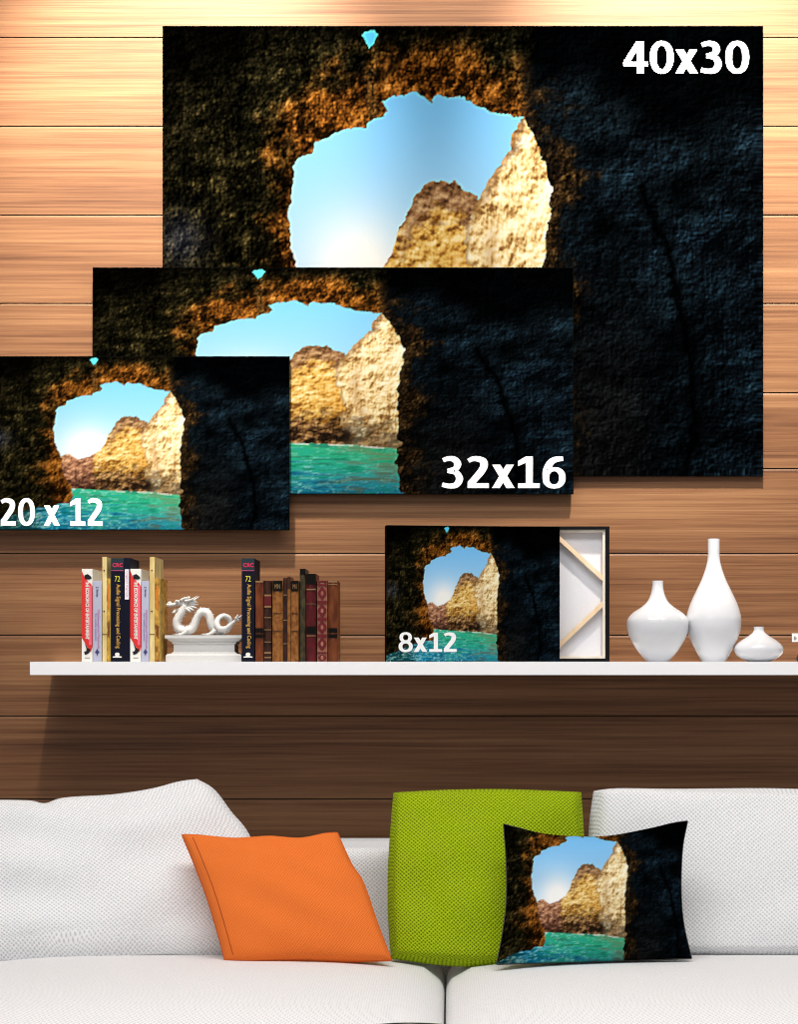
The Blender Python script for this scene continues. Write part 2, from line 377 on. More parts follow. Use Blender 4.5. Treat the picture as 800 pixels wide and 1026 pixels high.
    for ln, amp in (([(.96,.36),(.90,.47),(.83,.50),(.79,.56)], .8), ([(.99,.24),(.93,.28),(.85,.29),(.78,.33)], .7), ([(.70,.28),(.74,.36),(.78,.42)], .4)):
        g = np.exp(-(dist(ln, ju, jv)/.028)**2)*amp; rt = rt*(1+g[..., None])
    for (cu, cv, r1) in ((.86,.37,.05),(.735,.45,.03),(.955,.38,.03),(.72,.28,.03),(.60,.07,.05)):
        g = np.exp(-(((ju-cu)*1.33/r1)**2+((jv-cv)/(r1*.9))**2))*.75; rt = rt*(1-g[..., None])
    side = ss(U+(V-.2)*.0+(rk-.5)*.05, .585, .625)
    rock = rock*(1-side[..., None])+rt*side[..., None]
    pb = np.exp(-(((U-.03)*1.33/.05)**2+((V-.475)/.055)**2)); rock = rock+pb[..., None]*np.array([34,38,56])*(.4+.8*n[..., None])
    # nostril-like pocket low on the left pillar
    pk = np.exp(-(((U-.195)*1.33/.022)**2+((V-.75)/.03)**2)); rock = rock*(1-.8*pk[..., None])
    seamr = np.exp(-(dist([(.375,.0),(.40,.05),(.36,.12)], ju, jv)/.012)**2); rock = rock*(1-.6*seamr[..., None])
    stk = np.exp(-(dist([(.345,.10),(.352,.16),(.350,.21)], ju, jv)/.010)**2)*.6; rock = rock*(1-stk[..., None])+np.array([150,116,62])*n[..., None]*1.3*stk[..., None]
    lay(~hole, rock)
    lay(eye, col(86,196,250))
    pad = np.pad(C, ((2, 2), (2, 2), (0, 0)), 'edge'); blur = sum(pad[i:i+H, j:j+W] for i in range(5) for j in range(5))/25.0
    C = C+.9*(C-blur)                                   # crisp print
    C = np.clip(C, 0, 255)/255.0
    return np.where(C <= .04045, C/12.92, ((C+.055)/1.055)**2.4)
PIC = picture()
def resample(pic, nx, ny):
    """area average the picture onto an nx by ny lattice of ink dots"""
    H, W, _ = pic.shape
    I = np.zeros((H+1, W+1, 3)); I[1:, 1:] = pic.cumsum(0).cumsum(1)
    def at(yy, xx):
        y0 = np.clip(np.floor(yy).astype(int), 0, H-1); x0 = np.clip(np.floor(xx).astype(int), 0, W-1)
        fy = (yy-y0)[:, None, None]; fx = (xx-x0)[None, :, None]
        g = lambda a, b: I[np.ix_(a, b)]
        return g(y0, x0)*(1-fy)*(1-fx)+g(y0, x0+1)*(1-fy)*fx+g(y0+1, x0)*fy*(1-fx)+g(y0+1, x0+1)*fy*fx
    cx = np.linspace(0, W, nx); cy = np.linspace(0, H, ny); hw, hh = max(W/nx, 1)/2, max(H/ny, 1)/2
    xa, xb = np.clip(cx-hw, 0, W), np.clip(cx+hw, 0, W); ya, yb = np.clip(cy-hh, 0, H), np.clip(cy+hh, 0, H)
    s = at(yb, xb)-at(ya, xb)-at(yb, xa)+at(ya, xa)
    return s/((xb-xa)[None, :, None]*(yb-ya)[:, None, None])
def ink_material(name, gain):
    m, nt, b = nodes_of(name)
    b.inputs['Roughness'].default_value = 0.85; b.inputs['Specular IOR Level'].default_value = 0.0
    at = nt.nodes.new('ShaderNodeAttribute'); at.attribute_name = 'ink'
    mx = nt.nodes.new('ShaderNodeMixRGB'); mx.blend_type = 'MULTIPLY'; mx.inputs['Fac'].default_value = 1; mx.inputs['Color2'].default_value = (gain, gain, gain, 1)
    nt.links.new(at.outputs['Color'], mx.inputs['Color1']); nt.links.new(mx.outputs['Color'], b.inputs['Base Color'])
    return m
def grid_mesh(name, pos, colr, mat, thick=None, edge_col=(0.004, 0.004, 0.005)):
    """pos: ny x nx x 3 lattice facing -y with a colour per point; folded back at its border by thick"""
    ny, nx, _ = pos.shape
    V = pos.reshape(-1, 3); Cc = colr.reshape(-1, 3)
    idx = np.arange(nx*ny).reshape(ny, nx)
    q = np.stack([idx[1:, :-1], idx[1:, 1:], idx[:-1, 1:], idx[:-1, :-1]], -1).reshape(-1, 4)
    if thick is not None:
        ring = np.concatenate([idx[0, :], idx[1:, -1], idx[-1, -2::-1], idx[-2:0:-1, 0]])
        r = len(ring); n0 = len(V)
        A = V[ring]; B = V[ring]+np.array(thick)
        V = np.concatenate([V, A, B]); Cc = np.concatenate([Cc, np.tile(edge_col, (2*r, 1))])
        k = np.arange(r); k2 = (k+1) % r
        q = np.concatenate([q, np.stack([n0+k2, n0+k, n0+r+k, n0+r+k2], -1)[:, ::-1]])
        cidx = [0, nx-1, nx-1+ny-1, 2*(nx-1)+ny-1]
        bq = np.array([[n0+r+c for c in cidx]])
        q = np.concatenate([q, bq])
    me = bpy.data.meshes.new(name)
    me.vertices.add(len(V)); me.vertices.foreach_set('co', V.astype(np.float32).ravel())
    me.loops.add(len(q)*4); me.loops.foreach_set('vertex_index', q.astype(np.int32).ravel())
    me.polygons.add(len(q)); me.polygons.foreach_set('loop_start', (np.arange(len(q))*4).astype(np.int32))
    try: me.polygons.foreach_set('loop_total', np.full(len(q), 4, np.int32))
    except Exception: pass
    me.update(calc_edges=True); me.validate()
    a = me.color_attributes.new('ink', 'FLOAT_COLOR', 'POINT')
    a.data.foreach_set('color', np.concatenate([Cc, np.ones((len(Cc), 1))], 1).astype(np.float32).ravel())
    me.materials.append(mat)
    return bpy.data.objects.new(name, me)

# ------------------------------------------------------------------ lettering
_txt = {}
def glyphs(s, bold):
    k = (s, bold)
    if k not in _txt:
        cu = bpy.data.curves.new('t', 'FONT'); cu.body = s; cu.offset = bold; cu.resolution_u = 6; cu.space_character = 1.0+bold*1.4
        ob = bpy.data.objects.new('t', cu); COL.objects.link(ob)
        dg = bpy.context.evaluated_depsgraph_get(); dg.update()
        me = ob.evaluated_get(dg).to_mesh()
        V = np.array([v.co[:2] for v in me.vertices]); Fs = [tuple(p.vertices) for p in me.polygons]
        ob.evaluated_get(dg).to_mesh_clear(); bpy.data.objects.remove(ob); bpy.data.curves.remove(cu)
        lo, hi = V.min(0), V.max(0)
        _txt[k] = ((V-lo)/(hi-lo), Fs)
    return _txt[k]
def ribbon(pts, w):
    P = np.array(catmull([np.array(p, float) for p in pts], 6)) if len(pts) > 2 else np.array(pts, float)
    t = np.gradient(P, axis=0); t /= np.linalg.norm(t, axis=1, keepdims=True); n = np.stack([-t[:, 1], t[:, 0]], -1)
    w = np.interp(np.linspace(0, 1, len(P)), np.linspace(0, 1, len(w)), w)[:, None] if hasattr(w, '__len__') else w
    A, B = P-n*w/2, P+n*w/2
    return [[A[i], A[i+1], B[i+1], B[i]] for i in range(len(P)-1)]
def ringq(cx, cy, rx, ry, tx, ty, n=32, pw=2.25):
    def c(a, x, y): return (cx+x*math.copysign(abs(math.cos(a))**(2/pw), math.cos(a)), cy+y*math.copysign(abs(math.sin(a))**(2/pw), math.sin(a)))
    return [[c(2*PI*k/n, rx-tx, ry-ty), c(2*PI*k/n, rx, ry), c(2*PI*(k+1)/n, rx, ry), c(2*PI*(k+1)/n, rx-tx, ry-ty)] for k in range(n)]
def rq(x0, x1, y0, y1): return [[(x0, y0), (x1, y0), (x1, y1), (x0, y1)]]
BOLD = {'0': (.70, lambda: ringq(.35, .5, .325, .515, .185, .15)),
    '1': (.70, lambda: rq(.285, .475, 0, 1.0)+rq(.075, .665, 0, .15)+[[(.075, .70), (.285, .80), (.285, 1.0), (.075, .86)]]),
    '2': (.70, lambda: rq(.055, .635, 0, .155)+ribbon([(.075, .86), (.20, .925), (.33, .925), (.475, .86), (.505, .72), (.44, .55), (.29, .34), (.13, .12)], [.13, .15, .17, .2, .21, .21, .2, .2])),
    '3': (.70, lambda: ribbon([(.085, .88), (.24, .935), (.41, .90), (.485, .76), (.42, .61), (.21, .545)], [.13, .15, .18, .2, .17, .13])+ribbon([(.21, .545), (.44, .49), (.535, .29), (.44, .10), (.25, .065), (.06, .11)], [.13, .17, .2, .18, .15, .14])),
    '4': (.72, lambda: rq(.395, .58, 0, 1.0)+rq(.025, .695, .215, .36)+[[(.025, .36), (.20, .36), (.45, .80), (.42, 1.0), (.37, 1.0)]]),
    '6': (.70, lambda: ringq(.355, .325, .315, .34, .18, .13)+ribbon([(.135, .36), (.155, .58), (.27, .82), (.43, .915), (.60, .93)], [.19, .2, .2, .17, .14])),
    '8': (.70, lambda: ringq(.35, .745, .285, .27, .165, .125)+ringq(.35, .275, .325, .29, .175, .13)),
    'x': (.66, lambda: [[(.02, 0), (.235, 0), (.62, .74), (.41, .74)], [(.415, 0), (.64, 0), (.25, .74), (.025, .74)]]), ' ': (.30, lambda: [])}
def bold_glyphs(t):
    V, Fs, x = [], [], 0.0
    for ch in t:
        adv, fn = BOLD[ch]
        for q in fn():
            Fs.append(tuple(range(len(V), len(V)+len(q)))); V += [(p[0]+x, p[1]) for p in q]
        x += adv
    V = np.array(V); lo, hi = V.min(0), V.max(0)
    return (V-lo)/(hi-lo), Fs
def lettering(name, s, o, ux, uy, mat, parent, bold=0.03, h=0.0006):
    """text stretched onto the parallelogram o + a*ux + b*uy, raised by h along its normal"""
    V, Fs = bold_glyphs(s) if mat is M_text else glyphs(s, bold)
    o, ux, uy = Vector(o), Vector(ux), Vector(uy); n = ux.cross(uy).normalized()
    bm = bmesh.new(); jj = 0
    vs = [bm.verts.new(o+ux*float(a)+uy*float(b)+n*h) for a, b in V]
    for f in Fs:
        try: bm.faces.new([vs[i] for i in f])
        except ValueError: continue
        if mat is M_text:
            jj += 1
            for i in f: vs[i].co += n*(0.00004*(jj % 9))
    r = bmesh.ops.extrude_face_region(bm, geom=list(bm.faces))
    for v in [g for g in r['geom'] if isinstance(g, bmesh.types.BMVert)]: v.co -= n*(h+0.0002)
    return bm_obj(name, bm, mat, parent)

# ------------------------------------------------------------------ canvas prints on the wall
def canvas_print(x0, x1, y0, y1, d, th, gain, text, tr, label, res=1.0, bold=0.035):
    root = empty('canvas_print', (X((x0+x1)/2, d), -4+d+th/2, Z(y1, d)))
    tag(root, label, 'canvas print', 'canvas prints hung on the wooden wall')
    nx, ny = int((x1-x0)*res)+1, int((y1-y0)*res)+1
    pc = resample(PIC, nx, ny)
    xs = np.linspace(X(x0, d), X(x1, d), nx); zs = np.linspace(Z(y0, d), Z(y1, d), ny)
    pos = np.zeros((ny, nx, 3)); pos[..., 0] = xs[None, :]; pos[..., 1] = -4+d; pos[..., 2] = zs[:, None]
    bw = max(1, int(1*res)); pc[:bw] = .004; pc[-bw:] = .004; pc[:, -bw:] = .004; pc[:, :bw] = .004
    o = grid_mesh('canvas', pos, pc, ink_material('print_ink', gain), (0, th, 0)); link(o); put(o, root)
    a, b, c, e = tr
    lettering('lettering', text, (X(a, d), -4+d, Z(e, d)), (X(b, d)-X(a, d), 0, 0), (0, 0, Z(c, d)-Z(e, d)), M_text, root, bold)
    return root
TH = 0.010
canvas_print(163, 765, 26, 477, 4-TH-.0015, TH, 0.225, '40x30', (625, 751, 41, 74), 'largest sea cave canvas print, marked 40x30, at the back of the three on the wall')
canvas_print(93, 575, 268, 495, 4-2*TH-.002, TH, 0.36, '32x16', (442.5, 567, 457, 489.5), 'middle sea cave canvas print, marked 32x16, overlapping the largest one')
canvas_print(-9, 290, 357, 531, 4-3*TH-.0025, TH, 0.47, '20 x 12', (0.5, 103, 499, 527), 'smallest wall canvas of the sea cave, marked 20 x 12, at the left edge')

# ------------------------------------------------------------------ the small canvases standing on the shelf
def shelf_canvas():
    d = 3.795; x0, x1, y0 = 387.5, 562.5, 526.2
    root = empty('canvas_print', (X(x0, d), -4+d, ST))
    tag(root, 'small sea cave canvas marked 8x12 standing on the white shelf', 'canvas print')
    w, h, th = X(x1, d)-X(x0, d), Z(y0, d)-ST, 0.03
    nx, ny = 260, 200
    pc = resample(PIC, nx, ny); pc[:1] = .004; pc[:, -1:] = .004
    pos = np.zeros((ny, nx, 3)); pos[..., 0] = np.linspace(0, w, nx)[None, :]; pos[..., 2] = np.linspace(h, 0, ny)[:, None]
    o = grid_mesh('canvas', pos, pc, ink_material('print_ink', 0.76), (0, th, 0), (0.012, 0.007, 0.004)); link(o, root)
    sx = w/174.5; sz = h/136.0
    t = lettering('lettering', '8x12', (12*sx, 0, 9.5*sz), (58*sx, 0, 0), (0, 0, 20*sz), M_text, None, 0.04); t.parent = root
    root.rotation_euler = (0, 0, 0.14)                 # turned a little, so its left edge shows
    root.location.y = -4+d
    root.scale = (1/math.cos(0.14), 1, 1)
    return root
shelf_canvas()
def back_canvas():
    # a second canvas turned round: raw back, stretcher bars and two corner braces, dark wrap outside
    d = 3.875; x0, x1, y0 = 515.0, 611.0, 527.4
    xa, xb, zt, zb = X(x0, d), X(x1, d), Z(y0, d), ST; y = -4+d; th = 0.022
    root = empty('stretched_canvas', ((xa+xb)/2, y+th, zb))
    tag(root, 'canvas turned to show its pale back and braces, behind the small cave print', 'canvas')
    M_raw = plain('raw_canvas', rgb(206, 206, 212), 0.85, 0.05, bump=0.2, bscale=900)
    M_pine = mottled('pine_bar', rgb(216, 204, 188), rgb(232, 224, 212), 30, (1, 1, 0.2), 0.6)
    M_tan = mottled('tan_brace', rgb(206, 178, 144), rgb(226, 202, 172), 30, (1, 1, 0.2), 0.6)
    px = 0.00195
    bm = bmesh.new()                                    # dark folded canvas edge: a frame, plus the sheet at the wall side
    e = 3.2*px; e2 = 4.0*px
    for q in ((xa, xa+e, zb, zt), (xb-e2, xb, zb, zt), (xa+e, xb-e2, zt-e, zt), (xa+e, xb-e2, zb, zb+e)): bx(bm, q[0], q[1], y, y+th, q[2], q[3])
    bm_obj('canvas_wrap', bm, M_black, root, bevel=0.0006, seg=1)
    box('canvas_back', xa+e, xb-e2, y+th-0.004, y+th-0.001, zb+e, zt-e, M_raw, root)
    bar = 2.4*px
    for nm, q in (('stretcher_bar', (xa+e, xa+e+bar, zb+e, zt-e)), ('stretcher_bar', (xb-e2-bar, xb-e2, zb+e, zt-e)), ('stretcher_bar', (xa+e+bar, xb-e2-bar, zt-e-bar, zt-e)), ('stretcher_bar', (xa+e+bar, xb-e2-bar, zb+e, zb+e+bar))):
        box(nm, q[0], q[1], y+0.004, y+th-0.004, q[2], q[3], M_pine, root, bevel=0.0008, seg=1)
    for (p, q) in (((552, 531), (607.5, 582)), ((552, 655), (607.5, 602))):
        A, B = Pt(*p, d), Pt(*q, d); dr = (B-A).normalized(); nn = Vector((-dr.z, 0, dr.x))*0.0042
        bm = bmesh.new(); V = [bm.verts.new(c+Vector((0, dy, 0))) for dy in (0.005, th-0.008) for c in (A-nn, B-nn, B+nn, A+nn)]
        for f in ((0,1,2,3),(7,6,5,4),(0,4,5,1),(1,5,6,2),(2,6,7,3),(3,7,4,0)): bm.faces.new([V[i] for i in f])
        bm_obj('corner_brace', bm, M_tan, root)
back_canvas()

# ------------------------------------------------------------------ books
def mat_of(c, rough=0.5, spec=0.3):
    k = (c, rough)
    if k not in _mc: _mc[k] = plain('book_cloth', rgb(*c), rough, spec, bump=0.1, bscale=600, var=0.12)
    return _mc[k]
_mc = {}
BD = 3.835                                              # distance of the row of spines
def book(x0, x1, ytop, cover, pages, label, cat_group, depth=0.10, d=BD, name='book', rounded=0.0, cover_side=None):
    xa, xb = X(x0, d), X(x1, d); zt = Z(ytop, d); y0 = -4+d; w = xb-xa
    root = empty(name, ((xa+xb)/2, y0+depth/2, ST)); tag(root, label, 'book', cat_group)
    t = min(0.0018, w*0.14)
    bm = bmesh.new()
    # spine (slightly rounded) and the two boards as one folded case
    n = 6; prof = []
    for k in range(n+1):
        a = k/n; prof.append((xa+w*a, y0-rounded*math.sin(PI*a)))
    prof += [(xb, y0+depth), (xb-t, y0+depth), (xb-t, y0+t*1.2), (xa+t, y0+t*1.2), (xa+t, y0+depth), (xa, y0+depth)]
    lo = [bm.verts.new((p[0], p[1], ST)) for p in prof]; hi = [bm.verts.new((p[0], p[1], zt)) for p in prof]
    m = len(prof)
    for k in range(m): bm.faces.new((lo[k], lo[(k+1) % m], hi[(k+1) % m], hi[k]))
    # caps of the U: spine strip + two boards
    for L_, flip in ((lo, False), (hi, True)):
        i1, i2, i3, i4, i5, i6 = n+1, n+2, n+3, n+4, n+5, n+6
        sp = [L_[k] for k in range(n+1)]+[L_[i3], L_[i4]]
        r = [L_[n], L_[i1], L_[i2], L_[i3]]; l = [L_[0], L_[i4], L_[i5], L_[i6]]
        for f in (sp, r, l):
            try: bm.faces.new(f)
            except ValueError: pass
    bm_obj('cover', bm, cover, root)
    box('page_block', xa+t, xb-t, y0+t*1.2, y0+depth-0.002, ST+0.0012, zt-0.002, pages, root)
    return dict(root=root, xa=xa, xb=xb, y=y0-rounded, zt=zt, w=w, h=zt-ST, d=d)
def spine_quad(B, name, a0, a1, b0, b1, mat, lift=0.0006):
    """a band or label wrapped on the spine: a across (0..1), b down from the top (0..1)"""
    xa, xb = B['xa']+B['w']*a0, B['xa']+B['w']*a1; z1, z0 = B['zt']-B['h']*b0, B['zt']-B['h']*b1
    return box(name, xa, xb, B['y']-lift, B['y']+0.0008, z0, z1, mat, B['root'])
def spine_poly(B, name, pts, mat, lift=0.0005):
    bm = bmesh.new(); V = []
    for dy in (-lift, 0.0006): V.append([bm.verts.new((B['xa']+B['w']*a, B['y']+dy, B['zt']-B['h']*b)) for a, b in pts])
    n = len(pts); bm.faces.new(V[0]); bm.faces.new(list(reversed(V[1])))
    for k in range(n): bm.faces.new((V[0][k], V[1][k], V[1][(k+1) % n], V[0][(k+1) % n]))
    return bm_obj(name, bm, mat, B['root'])
def spine_text(B, s, a0, a1, b0, b1, mat, bold=0.02, lift=0.0009, name='title'):
    """title running down the spine"""
    o = (B['xa']+B['w']*a0, B['y']-lift+0.0006, B['zt']-B['h']*b0)
    return lettering(name, s, o, (0, 0, -B['h']*(b1-b0)), (B['w']*(a1-a0), 0, 0), mat, B['root'], bold, 0.0004)
def spine_text_h(B, s, a0, a1, b0, b1, mat, bold=0.02, lift=0.0009, name='title'):
    o = (B['xa']+B['w']*a0, B['y']-lift+0.0006, B['zt']-B['h']*b1)
    return lettering(name, s, o, (B['w']*(a1-a0), 0, 0), (0, 0, B['h']*(b1-b0)), mat, B['root'], bold, 0.0004)

I_white = mat_of((222, 220, 214)); I_red = mat_of((205, 44, 40)); I_pink = mat_of((228, 96, 120)); I_dark = mat_of((14, 13, 20))
I_gold = mat_of((196, 150, 70)); I_lav = mat_of((170, 172, 192)); I_magenta = mat_of((196, 120, 176)); I_navy = mat_of((14, 16, 32), 0.7, 0.1)
I_mauve = mat_of((160, 70, 110)); I_yel = mat_of((206, 200, 60)); I_cream = mottled('bamboo_paper', rgb(186, 160, 96), rgb(222, 204, 148), 60, (1, 1, 0.3))
I_goldm = mottled('gilt_paper', rgb(120, 76, 24), rgb(206, 160, 66), 130, (1, 1, 0.7)); I_olive = mat_of((150, 134, 60)); I_teal = mat_of((38, 62, 68))
I_slate = mat_of((66, 72, 110))

def red_book(x0, x1, label):
    B = book(x0, x1, 570, I_white, M_pages, label, 'paperbacks left of the dragon', depth=0.105)
    spine_poly(B, 'red_panel', [(0, .02), (.30, .10), (.85, .16), (1, .19), (1, .84), (.86, .90), (.1, .76), (0, .74)], I_red)
    spine_quad(B, 'pink_stripe', .68, .92, .18, .82, I_pink, 0.0009)
    spine_text(B, 'THE ECONOMICS OF ENTERTAINMENT', .36, .70, .13, .76, I_white, 0.04, 0.0013)
    spine_poly(B, 'ink_motif', [(.25, .07), (.55, .055), (.80, .075), (.95, .10), (.7, .115), (.3, .11)], I_dark, 0.0009)
    spine_poly(B, 'ink_motif', [(.30, .80), (.55, .85), (.85, .87), (.7, .905), (.5, .92), (.30, .925), (.22, .89), (.42, .885), (.45, .86)], I_dark, 0.0009)
    spine_quad(B, 'imprint_line', .28, .75, .955, .962, mat_of((120, 118, 116)), 0.0007)
    return B
def grey_book(x0, x1, label):
    B = book(x0, x1, 582, I_lav, M_pages, label, 'paperbacks left of the dragon', depth=0.10)
    spine_text(B, 'Mathematical Methods', .52, .80, .36, .84, I_magenta, 0.0)
    spine_text(B, 'for audio systems', .18, .46, .40, .74, mat_of((150, 130, 180)), 0.0)
    spine_text(B, 'J. Series', .30, .66, .07, .20, I_slate, 0.0)
    spine_poly(B, 'crest', [(.5, .84), (.78, .885), (.6, .90), (.5, .93), (.4, .90), (.22, .885)], mat_of((56, 58, 104)))
    return B
def bamboo_book(x0, x1, label):
    B = book(x0, x1, 558, I_cream, M_pages, label, 'paperbacks left of the dragon', depth=0.115)
    for b in (.13, .52): spine_poly(B, 'spot', [(.2, b), (.45, b-.008), (.6, b), (.45, b+.008)], I_dark)
    spine_quad(B, 'rule', 0, 1, .735, .742, mat_of((110, 80, 34)), 0.0006)
    return B
def gilt_book(x0, x1, label, right=False):
    B = book(x0, x1, 579.5, I_goldm, M_pages, label, 'paperbacks left of the dragon', depth=0.095)
    spine_poly(B, 'ornament', [(.3, .08), (.7, .10), (.6, .25), (.75, .38), (.35, .36), (.2, .2)], mat_of((196, 110, 30)))
    spine_poly(B, 'ornament', [(.3, .55), (.75, .58), (.6, .72), (.2, .68)], mat_of((110, 60, 18)))
    spine_quad(B, 'olive_hinge', .86, 1.0, 0, 1, I_olive, 0.0004)
    return B
def audio_book(x0, x1, label, grp):
    B = book(x0, x1, 559.5, I_navy, M_greypages, label, grp, depth=0.115)
    spine_quad(B, 'head_band', 0, 1, .0, .12, mat_of((20, 36, 46)))
    spine_text_h(B, 'CRC', .12, .95, .045, .085, mat_of((196, 36, 78)), 0.03, 0.0012)
    spine_quad(B, 'rule', 0, 1, .115, .122, I_mauve, 0.0009)
    spine_text_h(B, '72', .30, .72, .17, .225, I_yel, 0.0, 0.0012, 'volume_number')
    spine_text(B, 'Audio Signal Processing and Coding', .34, .76, .25, .87, I_gold, 0.015)
    spine_poly(B, 'emblem', [(.14, .96), (.86, .96), (.86, .95), (.62, .945), (.7, .93), (.62, .912), (.38, .912), (.3, .93), (.38, .945), (.14, .95)], I_white)
    return B
red_book(82, 92.6, 'red and white paperback at the left end of the shelf, leftmost book')
grey_book(93.2, 101.8, 'grey lavender paperback right beside the leftmost red book')
bamboo_book(102.6, 107, 'thin tall cream book between the left grey paperback and the gold one')
gilt_book(107.2, 111, 'thin short gold spined book left of the thick black audio book')
audio_book(111.3, 123.8, 'thick black audio coding textbook in the left book row, among paperbacks', 'black audio textbooks')
B = book(124, 130.2, 559, I_navy, M_greypages, 'dark navy book with a white spine label, right of the black audio textbook', 'paperbacks left of the dragon', depth=0.115)
spine_quad(B, 'spine_label', .2, .85, .11, .40, mat_of((226, 218, 226)))
spine_text(B, 'Digital Signals', .36, .66, .13, .38, I_mauve, 0.0)
red_book(130.6, 141.4, 'red and white paperback in mid row, right of the navy labelled book')
grey_book(142, 149.6, 'grey lavender paperback right of the second red book')
bamboo_book(150.2, 155, 'tall cream book standing second from the dragon pedestal')
gilt_book(155.2, 160.6, 'gold spined book nearest the white dragon pedestal')
audio_book(242.3, 255, 'thick black audio coding textbook right of the dragon, beside old leather books', 'black audio textbooks')

L_brown = mottled('tan_leather', rgb(80, 34, 12), rgb(115, 59, 27), 90, (1, 1, 0.3), 0.4)
L_dark = mottled('dark_leather', rgb(31, 14, 9), rgb(61, 31, 19), 120, (1, 1, 0.4), 0.4)
L_och = mottled('ochre_leather', rgb(107, 59, 21), rgb(145, 95, 43), 160, (1, 1, 0.7), 0.5)
L_blk = mat_of((12, 11, 8), 0.8, 0.1); L_green = mottled('olive_cloth', rgb(34, 28, 15), rgb(68, 59, 34), 140, (1, 1, 0.5)); L_red = mottled('maroon_leather', rgb(59, 7, 12), rgb(91, 15, 21), 90, (1, 1, 0.4), 0.4)
L_pink = mottled('faded_rose_gilt', rgb(133, 79, 63), rgb(155, 107, 86), 120); L_gilt = mat_of((130, 98, 64)); L_mar = mat_of((92, 12, 18))
G = 'old leather books right of the dragon'
def leather(x0, x1, yt, cov, label, bands=(), depth=0.09):
    B = book(x0, x1, yt, cov, M_pages, label, G, depth=depth, rounded=min(0.004, (x1-x0)*0.0004))
    for (b0, b1, m, nm) in bands: spine_quad(B, nm, 0.04, 0.96, b0, b1, m, 0.0008)
    return B
B = leather(256, 264.3, 582, L_brown, 'brown leather book with a black label, next to the audio textbook', [(.585, .64, L_blk, 'spine_label'), (.66, .705, L_blk, 'spine_label'), (.0, .02, L_gilt, 'gilt_rule')])
B = leather(264.8, 272.2, 582, L_dark, 'dark brown ribbed leather book, second leather book from the audio textbook', [(.17, .19, L_gilt, 'gilt_rule'), (.19, .31, L_red, 'spine_label'), (.31, .33, L_gilt, 'gilt_rule'), (.45, .46, L_gilt, 'gilt_rule'), (.60, .61, L_gilt, 'gilt_rule'), (.75, .76, L_gilt, 'gilt_rule'), (.88, .90, L_gilt, 'gilt_rule'), (.94, .955, L_gilt, 'gilt_rule')])
B = leather(273, 283.6, 582, L_och, 'wide ochre leather book with a black top label, left of its twin', [(.0, .13, L_blk, 'spine_label'), (.40, .407, L_dark, 'rule'), (.62, .627, L_dark, 'rule')])
spine_text_h(B, 'MN', .25, .75, .04, .10, L_gilt, 0.0, 0.0013)
B = leather(284, 288, 579, L_dark, 'slim dark brown book between the two ochre leather books', [(.2, .21, L_gilt, 'gilt_rule'), (.5, .51, L_gilt, 'gilt_rule'), (.78, .79, L_gilt, 'gilt_rule')])
B = leather(288.2, 291.4, 578, L_och, 'slimmest ochre book, left of the second black labelled ochre book', [(.0, .14, L_dark, 'head_band')])
B = leather(291.8, 299.4, 582, L_och, 'narrow ochre leather book with a black top label, beside the olive book', [(.0, .13, L_blk, 'spine_label'), (.40, .407, L_dark, 'rule'), (.62, .627, L_dark, 'rule')])
spine_text_h(B, 'MN', .25, .75, .04, .10, L_gilt, 0.0, 0.0013)
B = leather(300.6, 306.4, 570, L_green, 'tallest olive cloth book among the old leather books', [(.0, .06, L_blk, 'head_band')])
B = leather(307.2, 317, 575, L_red, 'dark red leather book with black labels, right of the olive book', [(.0, .12, L_blk, 'spine_label'), (.17, .185, L_gilt, 'gilt_rule'), (.34, .345, L_gilt, 'gilt_rule'), (.60, .68, L_blk, 'spine_label'), (.70, .71, L_gilt, 'gilt_rule')])
B = leather(318, 328.2, 582, L_pink, 'maroon and rose ornate leather book, second from the right end of books', [(.0, .02, L_mar, 'rule'), (.04, .065, L_mar, 'rule'), (.245, .285, L_mar, 'rule'), (.455, .495, L_mar, 'rule'), (.66, .70, L_mar, 'rule'), (.88, .90, L_mar, 'rule')])
for c in (.155, .37, .575, .78, .95):
    spine_poly(B, 'medallion', [(.5+.40*math.cos(a)*(1+.15*math.cos(4*a)), c+(.075 if c < .9 else .04)*math.sin(a)*(1+.15*math.cos(4*a))) for a in [2*PI*k/16 for k in range(16)]], L_mar, 0.0009)
    spine_poly(B, 'medallion_centre', [(.5+.14*math.cos(a), c+.03*math.sin(a)) for a in [2*PI*k/8 for k in range(8)]], L_pink, 0.0012)
B = leather(329, 338.6, 582, L_brown, 'brown leather book with a black band, rightmost of all the books', [(.585, .64, L_blk, 'spine_label'), (.66, .705, L_blk, 'spine_label'), (.0, .02, L_gilt, 'gilt_rule'), (.04, .05, L_gilt, 'gilt_rule')])

